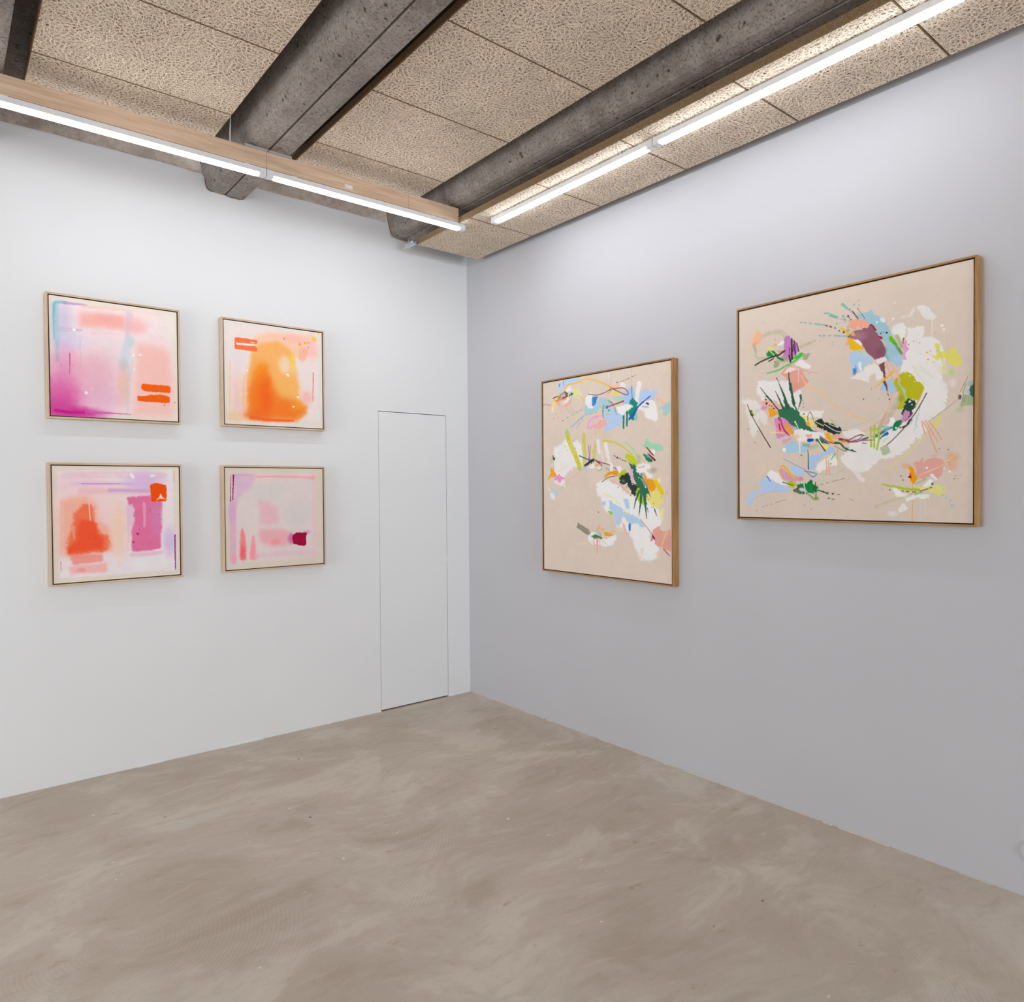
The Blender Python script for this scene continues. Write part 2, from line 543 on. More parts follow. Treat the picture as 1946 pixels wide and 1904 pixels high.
# ------------------------------------------------------------------ concrete beams
bm = bmesh.new()
prism(bm, [(x, z) for x, z in BEAM], 'y', 0.0125, YB)
beam = obj('concrete_beam', bm, M_CONC)
BL = ['grooved concrete beam at the ceiling edge beyond the first bay of panels',
      'grooved concrete beam crossing the ceiling above the joint of the two tubes',
      'shaded concrete beam running beside the lowered strip of panels']
for i, x in enumerate(BEAM_X):
    o = beam if i == 0 else beam.copy()
    if i:
        COL.objects.link(o)
    o.location = (x, 0, 0)
    tag(o, BL[i], 'beam', 'concrete ceiling beams')

# ------------------------------------------------------------------ wood wool panels
def panel(x0, x1, y0, y1, z0, h):
    bm = bmesh.new()
    cx, cy = (x0 + x1) / 2, (y0 + y1) / 2
    b = 0.004
    lo = [bm.verts.new((x, y, 0)) for x, y in ((x0 + b - cx, y0 + b - cy), (x1 - b - cx, y0 + b - cy), (x1 - b - cx, y1 - b - cy), (x0 + b - cx, y1 - b - cy))]
    mi = [bm.verts.new((x, y, b)) for x, y in ((x0 - cx, y0 - cy), (x1 - cx, y0 - cy), (x1 - cx, y1 - cy), (x0 - cx, y1 - cy))]
    hi = [bm.verts.new((v.co.x, v.co.y, h)) for v in mi]
    bm.faces.new(lo).material_index = 0
    bm.faces.new(hi).material_index = 1
    for a, c in ((lo, mi), (mi, hi)):
        for k in range(4):
            bm.faces.new((a[k], a[(k + 1) % 4], c[(k + 1) % 4], c[k])).material_index = 1
    o = obj('ceiling_panel', bm, [M_WOOL, M_EDGE])
    o.location = (cx, cy, z0)
    return o


ORD = ['first', 'second', 'third', 'fourth', 'fifth', 'sixth']
SEAM = [-0.245, -0.805, -1.414, -2.024, -2.634, -3.244, -3.854]
for bay, (x0, x1, nm) in enumerate(((-2.757, -1.950, 'in the bay nearest the edge beam'), (-1.530, -0.733, 'in the bay beside the lowered strip'))):
    for k in range(6):
        o = panel(x0, x1, SEAM[k + 1] + 0.0006, SEAM[k] - 0.0006, 3.32, 0.035)
        tag(o, '%s wood wool panel out from the white wall, %s' % (ORD[k], nm), 'ceiling panel', 'wood wool panels up between the beams')
SOFF = [-0.222, -0.822, -1.430, -2.034, -2.645, -3.256, -3.862]
for k in range(6):
    o = panel(-0.566, -0.064, SOFF[k + 1] + 0.0006, SOFF[k] - 0.0006, 3.148, 0.036)
    tag(o, '%s panel from the corner in the lowered strip along the grey wall' % ORD[k], 'ceiling panel', 'wood wool panels of the lowered strip')
# timber hangers hidden above the panels
bm = bmesh.new()
for x in (-2.60, -2.15, -1.37, -0.93):
    box(bm, x, x + 0.045, -3.85, -0.25, 3.355, ZC)
struct('trim_3', bm, M_PINE)
bm = bmesh.new()
box(bm, -0.455, -0.42, -3.85, -0.25, 3.184, 3.25)
box(bm, -0.20, -0.155, -3.85, -0.25, 3.184, ZC)
struct('trim_4', bm, M_PINE)

# ------------------------------------------------------------------ timber rail under the beams
TY0, TY1, TZ0, TZ1 = -0.712, -0.667, 3.1535, 3.238
for xa, xb, lab in ((XW, -1.7525, 'long pine rail under the beams carrying the tube beside the edge beam'),
                    (-1.7515, -0.9215, 'pine rail piece with a small paper sticker on its face'),
                    (-0.9205, -0.5665, 'short pine rail end butting against the lowered panel strip')):
    bm = bmesh.new()
    box(bm, xa, xb, TY0, TY1, TZ0, TZ1, 0, 0.0012)
    t = thing('timber_rail', lab, 'timber rail', ((xa + xb) / 2, TY0, TZ0), 'pine rails under the beams')
    o = obj('rail', bm, M_PINE)
    o.parent = t
    o.matrix_parent_inverse = Matrix.Translation(-t.location)
    if 'sticker' in lab:
        bm = bmesh.new()
        box(bm, -1.322, -1.276, TY0 - 0.0006, TY0 - 0.0001, 3.168, 3.189)
        s = obj('sticker', bm, M_STICK)
        s.parent = t
        s.matrix_parent_inverse = Matrix.Translation(-t.location)
        bm = bmesh.new()
        for x, z, w, h in ((-1.320, 3.178, 0.004, 0.009), (-1.3145, 3.178, 0.003, 0.009), (-1.310, 3.178, 0.005, 0.003), (-1.310, 3.184, 0.005, 0.003),
                           (-1.3045, 3.178, 0.002, 0.002), (-1.299, 3.178, 0.0035, 0.009), (-1.294, 3.178, 0.004, 0.003), (-1.294, 3.183, 0.004, 0.004), (-1.289, 3.178, 0.0035, 0.009), (-1.2845, 3.179, 0.003, 0.007)):
            box(bm, x, x + w, TY0 - 0.0010, TY0 - 0.0005, z, z + h)
        q = obj('print', bm, M_INK)
        q.parent = s
        q.matrix_parent_inverse = Matrix.Translation(-t.location)
for xa, xb, lab in ((-1.861, -1.747, 'thin grey packing shim on the rail, under the wider half of the double beam'),
                    (-1.742, -1.620, 'thin grey packing shim on the rail, under the narrower half of the double beam')):
    bm = bmesh.new()
    n = 14
    top = [(xa + (xb - xa) * k / n, 3.2499) for k in range(n + 1)]
    low = [(xb - (xb - xa) * k / n, TZ1 + (0.0 if k in (0, n) else 0.0002)) for k in range(n + 1)]
    prism(bm, top + low, 'y', TY0 - 0.003 + 0.001, TY1)
    tag(obj('packing_shim', bm, M_SHIM), lab, 'shim', 'shims between rail and beam')
bm = bmesh.new()
tube(bm, [(-1.929, -0.700, 3.238), (-1.929, -0.701, 3.28), (-1.926, -0.699, 3.34), (-1.926, -0.70, ZC)], 0.0028, 8)
tag(obj('cable', bm, M_CABLE, smooth=True), 'thin white cable rising from the pine rail beside the double beam', 'cable')


# ------------------------------------------------------------------ tube lights
def light(axis, a0, a1, c, ztop, label):
    """axis 'x' or 'y': run direction; a0<a1 ends; c centre line of the other axis"""
    H, Wd = 0.038, 0.038
    L = a1 - a0
    t = thing('tube_light', label, 'light fitting', ((a0 + a1) / 2, c, ztop) if axis == 'x' else (c, (a0 + a1) / 2, ztop), 'slim tube lights')

    def put(bm, name, m, smooth=False):
        o = obj(name, bm, m, t, smooth)
        if axis == 'y':
            for v in o.data.vertices:
                v.co = (v.co.y, v.co.x, v.co.z)
            o.data.flip_normals()
        return o
    e = 0.036
    bm = bmesh.new()
    prism(bm, [(-Wd / 2, -0.0015), (Wd / 2, -0.0015), (Wd / 2, -0.0265), (-Wd / 2, -0.0265)], 'x', -L / 2 + e, L / 2 - e)
    put(bm, 'housing', M_WHITE)
    for s in (-1, 1):
        bm = bmesh.new()
        a, b = sorted((s * (L / 2 - 0.0007), s * (L / 2 - e)))
        box(bm, a, b, -Wd / 2 - 0.0006, Wd / 2 + 0.0006, -H, -0.0008, 0, 0.0015)
        put(bm, 'end_cap', M_WHITE)
    # diffuser: rounded trough, rounded over at both ends
    bm = bmesh.new()
    sec = [(-0.0180, -0.0263), (-0.0184, -0.032), (-0.0165, -0.0375), (-0.010, -0.0402), (0.0, -0.0407), (0.010, -0.0402), (0.0165, -0.0375), (0.0184, -0.032), (0.0180, -0.0263)]
    prof = [(-L / 2 + e - 0.0, 0.35), (-L / 2 + e + 0.003, 0.75), (-L / 2 + e + 0.010, 1.0), (L / 2 - e - 0.010, 1.0), (L / 2 - e - 0.003, 0.75), (L / 2 - e, 0.35)]
    rings = []
    for x, k in prof:
        rings.append([bm.verts.new((x, y * (0.6 + 0.4 * k), -0.0263 + (z + 0.0263) * k)) for y, z in sec])
    for q, s in zip(rings, rings[1:]):
        for k in range(len(sec) - 1):
            bm.faces.new((q[k], q[k + 1], s[k + 1], s[k]))
        bm.faces.new((q[0], s[0], s[-1], q[-1]))
    bm.faces.new(rings[0])
    bm.faces.new(rings[-1])
    put(bm, 'diffuser', M_TUBE, False)
    for s in (-0.38, 0.42):
        bm = bmesh.new()
        box(bm, s * L - 0.013, s * L + 0.013, -Wd / 2 - 0.0014, Wd / 2 + 0.0014, -0.006, 0.0)
        put(bm, 'mounting_clip', M_WHITE)
    return t


LXC, LYC = -0.446, -0.692
light('x', -1.7515, -0.516, LYC, TZ0 - 0.0006, 'tube light on the pine rail nearest the room corner, over the door')
light('x', -2.990, -1.7525, LYC, TZ0 - 0.0006, 'tube light on the pine rail above the four small paintings')
light('y', -2.142, -0.905, LXC, 3.148, 'short tube light under the wood wool strip, above the tall painting')
light('y', -3.470, -2.144, LXC, 3.148, 'longest tube light under the wood wool strip, above the widest painting')

# ------------------------------------------------------------------ small fittings
t = thing('channel_clip', 'zinc channel clip with two bolts at the corner of the lowered panel strip', 'clip', (-0.575, -0.19, 3.16))


def sub(bm, name, m, smooth=False):
    o = obj(name, bm, m, smooth=smooth)
    o.parent = t
    o.matrix_parent_inverse = Matrix.Translation(-t.location)
    return o


bm = bmesh.new()
box(bm, -0.600, -0.570, -0.232, -0.120, 3.150, 3.153)
box(bm, -0.600, -0.597, -0.232, -0.120, 3.153, 3.172)
box(bm, -0.573, -0.570, -0.232, -0.120, 3.153, 3.172)
sub(bm, 'channel', M_STEEL)
for y in (-0.215, -0.150):
    bm = bmesh.new()
    tube(bm, [(-0.606, y, 3.163), (-0.590, y, 3.163)], 0.0075, 6)
    tube(bm, [(-0.585, y, 3.160), (-0.585, y, 3.200)], 0.0035, 8)
    sub(bm, 'bolt', M_STEEL)
bm = bmesh.new()
tube(bm, [(-0.585, -0.125, 3.157), (-0.586, -0.108, 3.155), (-0.588, -0.092, 3.152)], 0.0035, 8)
sub(bm, 'cable_end', M_CABLE, True)

bm = bmesh.new()
n = 40
R0 = 0.041
prism(bm, [(-3.518 + math.cos(k * math.tau / n) * R0, 0.170 + math.sin(k * math.tau / n) * R0) for k in range(n)], 'x', -0.004, -0.0001)
o = obj('cover_plate', bm, M_GREY)
tag(o, 'round blank cover plate low on the grey wall, painted over', 'cover plate')
bm = bmesh.new()
prism(bm, [(-0.815, 3.347), (-0.76, 3.344), (-0.705, 3.342), (-0.692, 3.352), (-0.75, 3.354), (-0.80, 3.357)], 'y', 0.0095, 0.0118)
o = obj('plaster_patch', bm, M_WHITE)
tag(o, 'pale strip of plaster stuck to the raw concrete above the door wall', 'plaster patch')

# ------------------------------------------------------------------ paintings: brushwork in millimetres from the upper corner of each canvas
ART = {}
GROUND = {'a': 'dfd6cb', 'b': 'dcd5ce', 'c': 'dcd1c4', 'd': 'd3c7b8', 'e': 'dacbbd', 'f': 'd6c7ba'}
ART['a'] = [
('P','ead7da',0.95,2.8,2.0,[19,31,37,23,166,24,580,21,578,579,259,588,23,590,22,307]),
('S','e2dad2',0.8,11.5,23.0,23.0,0,0,[575,26,583,273]),
('G','c6bed8',0.8,54,155,49,131),
('G','cec8e0',0.85,94,220,76,44),
('G','e2d0dc',0.5,167,166,78,67),
('S','9fc3d0',0.8,16.0,28.1,16.0,0,0,[27,46,31,175,32,328]),
('S','62b4bf',0.85,8.8,9.6,3.2,0,0,[23,42,19,125,21,220]),
('S','7fb9c8',0.9,6.4,14.4,12.0,0,0,[28,33,74,26]),
('S','b48fc0',0.85,5.7,14.6,5.7,0,0,[67,31,112,28,166,26]),
('S','f7bfae',0.6,8.3,16.6,8.3,0,0,[150,35,268,28,518,25]),
('P','fbaaa2',0.85,24.8,2.1,[134,73,228,59,344,60,345,129,250,137,133,140]),
('G','fca59c',0.7,267,94,80,32),
('G','ecd5d0',0.8,441,41,59,33),
('G','dfd5ce',0.8,539,79,39,71),
('G','eeb4b0',0.9,389,104,59,42),
('P','cdb9cc',0.45,6.5,1.7,[351,32,386,36,363,177,339,175]),
('S','f5c0b4',0.6,4.2,10.9,8.4,0,0,[187,168,258,163,331,158]),
('S','bccdd6',0.75,21.9,48.1,39.4,0,0,[367,185,341,253,332,318]),
('S','c6ccd8',0.5,13.1,30.7,21.9,0,0,[370,268,364,398]),
('G','a3c6cc',0.9,332,318,23,32),
('G','e4d0d6',0.8,264,257,68,118),
('P','f4bab2',0.9,30.9,2.6,[400,191,559,223,579,388,576,579,378,588,385,359]),
('G','f7b6ae',0.6,492,301,74,122),
('G','d877ae',0.75,68,424,75,154),
('G','dfa6b8',0.8,191,386,118,117),
('G','dca4c0',0.7,221,510,111,77),
('G','d45c9e',0.9,40,523,97,101),
('G','c8318c',0.95,111,588,126,31),
('G','c94794',0.8,43,566,63,52),
('S','c2188a',0.9,5.6,17.7,12.1,0,0,[23,583,84,588,165,586]),
('S','c45aa8',0.85,5.0,14.1,3.3,0,0,[157,583,259,582,365,582]),
('G','e2b4a8',0.8,335,428,33,106),
('S','c4bccf',0.25,10.9,21.8,13.1,0,0,[353,325,351,574]),
('S','b43b78',1,1.2,4.5,2.0,0,0,[88,286,87,344,85,392]),
('S','c793b5',0.8,1.2,1.7,1.7,0,0,[135,210,133,361]),
('S','c3aec4',0.8,4.8,24.2,12.1,1,0,[53,166,95,165,140,161]),
('P','ec5d04',1,1.3,1.1,[420,410,491,412,565,412,564,452,503,452,443,453,426,447,416,437]),
('P','ec5d04',1,1.3,1.1,[398,480,443,477,468,468,520,465,561,473,561,508,468,510,400,508]),
('D','f8f0f1',[108,163,6.6,159,483,6.7,381,262,6.1,415,256,5.3,386,338,4.0,184,459,2.9,362,531,2.6]),
('D','6b5a70',[533,520,3.6,586,504,2.8]),
('D','b0568c',[48,349,2.4,98,347,2.0])]
ART['b'] = [
('P','e4d5d2',0.7,8.3,2.5,[31,22,272,23,575,32,578,554,27,580]),
('G','ddd0d6',0.8,69,223,37,106),
('G','e8bfb4',0.8,74,446,37,140),
('S','eec3a0',0.8,6.6,10.8,10.8,0,0,[34,239,31,416,30,580]),
('S','eec096',0.8,6.7,20.8,16.6,0,0,[29,573,135,574,265,571]),
('G','e6c49c',0.7,60,553,50,30),
('P','f7bfa3',0.9,21.4,2.6,[176,74,255,38,430,28,547,26,574,145,498,163,451,181,271,118,158,149]),
('G','f4b9b8',0.8,541,104,38,77),
('G','f6b0a8',0.6,420,60,74,27),
('P','f6aa5e',0.95,18.8,2.1,[158,166,201,118,316,87,405,129,436,250,448,360,452,426,512,476,493,522,446,561,265,571,131,561,133,450,129,301,148,248]),
('S','f2b47c',0.7,12.7,12.7,21.2,0,0,[114,316,110,452,119,553]),
('P','fb7626',0.95,34.0,2.6,[138,386,200,256,248,238,269,310,334,391,424,442,489,478,488,514,423,562,144,560]),
('G','f58a22',0.8,212,298,48,69),
('G','f4601a',0.85,236,434,48,121),
('G','f2761c',0.5,180,468,43,86),
('S','fb5c26',0.9,10.7,21.4,12.8,0,0,[153,560,265,569,409,567]),
('G','fd6a2c',0.7,187,545,78,30),
('G','eeb05e',0.9,370,366,77,66),
('G','f0962c',0.7,442,472,51,31),
('G','e6d0b4',0.9,363,226,41,53),
('G','f1c54b',0.95,411,194,16,44),
('G','e8cc80',0.7,420,251,18,40),
('P','fbb093',0.95,7.3,2.7,[452,110,513,102,510,152,493,190,471,208,453,176]),
('G','e4d4d0',0.85,496,257,42,76),
('G','eeb2ac',0.9,499,419,40,45),
('S','f1694c',0.95,2.3,6.5,3.7,0,0,[545,257,543,352,540,434]),
('P','fc7040',1,1.3,1.0,[63,95,125,94,195,97,196,106,189,122,125,123,70,124,70,136,125,136,184,135,195,144,194,165,128,165,62,163]),
('S','f8d4c4',1,1.3,5.1,3.4,0,0,[157,113,176,115]),
('S','f9e4da',1,1.3,5.9,1.7,0,0,[75,130,184,125]),
('D','f3c01f',[551,40,12.1,558,47,9.3,583,6,6.1]),
('D','f6a233',[458,90,8.2,494,76,8.3,516,71,6.5,487,79,4.1]),
('D','9c5a4a',[360,67,4.5,515,100,3.7,452,70,1.8,482,126,2.3]),
('D','fdf3ea',[383,288,9.0,374,282,4.5,441,418,6.4,415,480,5.0,131,282,5.1]),
('D','d06030',[443,507,3.6,495,392,2.3])]
ART['c'] = [
('P','e2d9de',0.95,3.9,2.0,[24,29,192,20,571,17,574,576,299,577,29,579]),
('G','ecc6c2',0.75,169,271,189,217),
('G','e6c4cc',0.7,115,97,96,60),
('S','dfbac9',0.7,11.8,35.3,35.3,1,0,[54,50,268,45,524,47]),
('S','d8b8d4',0.6,19.8,23.8,23.8,0,0,[93,93,267,93,460,98]),
('G','d4b2d8',0.9,428,84,95,59),
('S','e4b0bc',0.65,24.0,32.0,24.0,0,0,[130,132,267,133,439,139]),
('S','c098ca',0.75,14.9,16.6,12.4,0,0,[259,126,346,129,452,132]),
('S','b07cbc',0.6,3.2,1.2,3.6,0,0,[108,91,138,92]),
('S','a668b4',0.9,2.4,3.6,3.6,0,0,[130,92,190,93,267,93,307,93]),
('S','b07cbc',0.7,3.3,3.3,1.3,0,0,[299,93,370,93]),
('D','e8dfe6',[365,48,11.0,371,54,7.7,463,50,9.6,474,48,7.0]),
('P','f6a791',0.85,23.5,3.1,[37,178,96,161,152,158,196,202,210,294,260,331,274,451,154,465,73,473,33,449]),
('S','f3b29e',0.8,3.9,9.4,7.8,0,0,[38,178,33,458]),
('P','fd6a45',0.9,10.3,3.2,[87,260,106,234,129,201,166,193,181,215,187,289,195,320,213,360,252,366,252,450,147,454,66,462,61,417,71,375,83,311,98,281]),
('P','ff4f2c',0.9,16.1,2.4,[124,282,172,284,191,302,209,364,224,378,223,439,132,447,66,455,63,425,103,389,108,316]),
('S','f7a284',0.7,5.6,15.9,4.8,0,0,[90,315,93,380]),
('P','f0897e',0.8,6.3,2.4,[73,462,147,461,223,466,222,501,146,508,87,517]),
('P','f2a8a4',0.75,10.3,2.4,[68,520,146,513,242,511,241,564,146,560,71,561]),
('G','f08c88',0.7,123,541,22,11),
('S','f8c0ac',0.9,1.6,6.5,4.8,0,0,[161,180,164,232,167,284]),
('G','ecc8b4',0.9,303,342,39,147),
('P','ddb8d2',0.8,5.9,1.7,[337,205,377,205,373,300,351,344,341,460,339,343]),
('P','dc6c98',0.97,6.8,2.5,[339,165,402,161,459,159,516,190,510,304,501,453,422,460,361,463,357,344,373,300,375,210,345,205]),
('G','d083b0',0.8,483,267,29,105),
('S','e4a8c0',0.7,6.0,17.2,12.9,0,0,[424,202,425,265,422,324]),
('S','e0b4c8',0.7,7.7,21.3,21.3,0,0,[361,477,422,478,505,474]),
('G','e3dee1',0.95,462,531,96,37),
('G','e8d8d8',0.6,534,259,26,83),
('G','cfb4da',0.9,548,412,30,79),
('S','7c2177',1,1.3,6.7,4.9,0,0,[578,381,577,470,578,572]),
('S','f29a84',0.9,1.3,5.4,3.6,0,0,[578,24,577,84]),
('S','d9604a',0.9,1.2,3.1,2.0,0,0,[32,492,33,543]),
('P','e84d00',1,1.3,1.5,[456,96,485,90,511,94,537,99,538,149,535,192,492,190,457,192]),
('P','f0cfc8',1,0.9,1.3,[506,146,513,162,533,183,505,172,484,187,499,167]),
('D','b5327f',[390,366,7.3,369,410,7.2,397,341,2.6,414,428,2.2,498,261,2.6,452,239,2.2,506,288,2.2]),
('D','c03a3a',[191,379,3.3,59,397,2.4,111,409,2.0])]
ART['d'] = [
('P','d8cac9',0.95,7.2,2.0,[32,33,283,33,562,33,562,563,275,561,33,560]),
('P','d3afc8',0.9,18.1,2.4,[50,37,186,35,148,122,82,171,53,276]),
('S','d0a2c6',0.7,5.6,14.5,8.0,0,0,[50,43,165,40]),
('S','d8a8be',0.85,13.7,40.2,32.1,0,0,[44,195,42,357,41,553]),
('G','cfa0c6',0.7,37,256,20,65),
('G','cdc9c5',0.9,260,140,110,55),
('G','cec6c4',0.9,432,279,102,99),
('P','dfb0b8',0.85,18.3,2.5,[196,193,263,215,314,237,317,339,261,341,203,339]),
('P','e4a1a9',0.85,20.8,2.5,[194,368,278,367,377,384,374,469,277,477,201,443]),
('G','e58f9a',0.8,294,448,30,17),
('S','eba6ac',0.9,6.6,14.9,16.6,0,0,[190,52,325,49,547,57]),
('G','f0929c',0.8,543,55,14,15),
('S','dcbdbf',0.7,22.4,31.4,31.4,0,0,[547,72,549,291,546,553]),
('S','dcb8c2',0.65,22.8,33.1,29.0,0,0,[171,525,362,524,541,527]),
('G','c8649c',0.9,392,432,20,34),
('G','cf94b4',0.7,497,398,23,13),
('P','99003a',1,2.2,1.3,[403,411,430,397,466,400,496,399,489,432,491,476,474,486,438,476,403,466,400,436]),
('S','ecdde4',0.9,1.2,4.8,4.8,0,0,[41,41,37,187]),
('S','a3005e',1,1.2,9.6,5.6,0,0,[49,45,46,114,43,187]),
('S','5b1f3e',1,1.2,2.8,5.6,0,0,[36,41,33,114,31,195]),
('P','f98083',0.95,7.3,1.6,[96,351,112,393,118,468,118,550,79,547,83,441,85,388]),
('G','fa5f66',0.8,96,503,16,45),
('P','f49199',0.9,7.4,1.7,[161,391,174,446,175,552,138,549,143,465]),
('G','e09cb0',0.8,45,533,20,24),
('G','e4a8b8',0.6,183,530,21,12)]
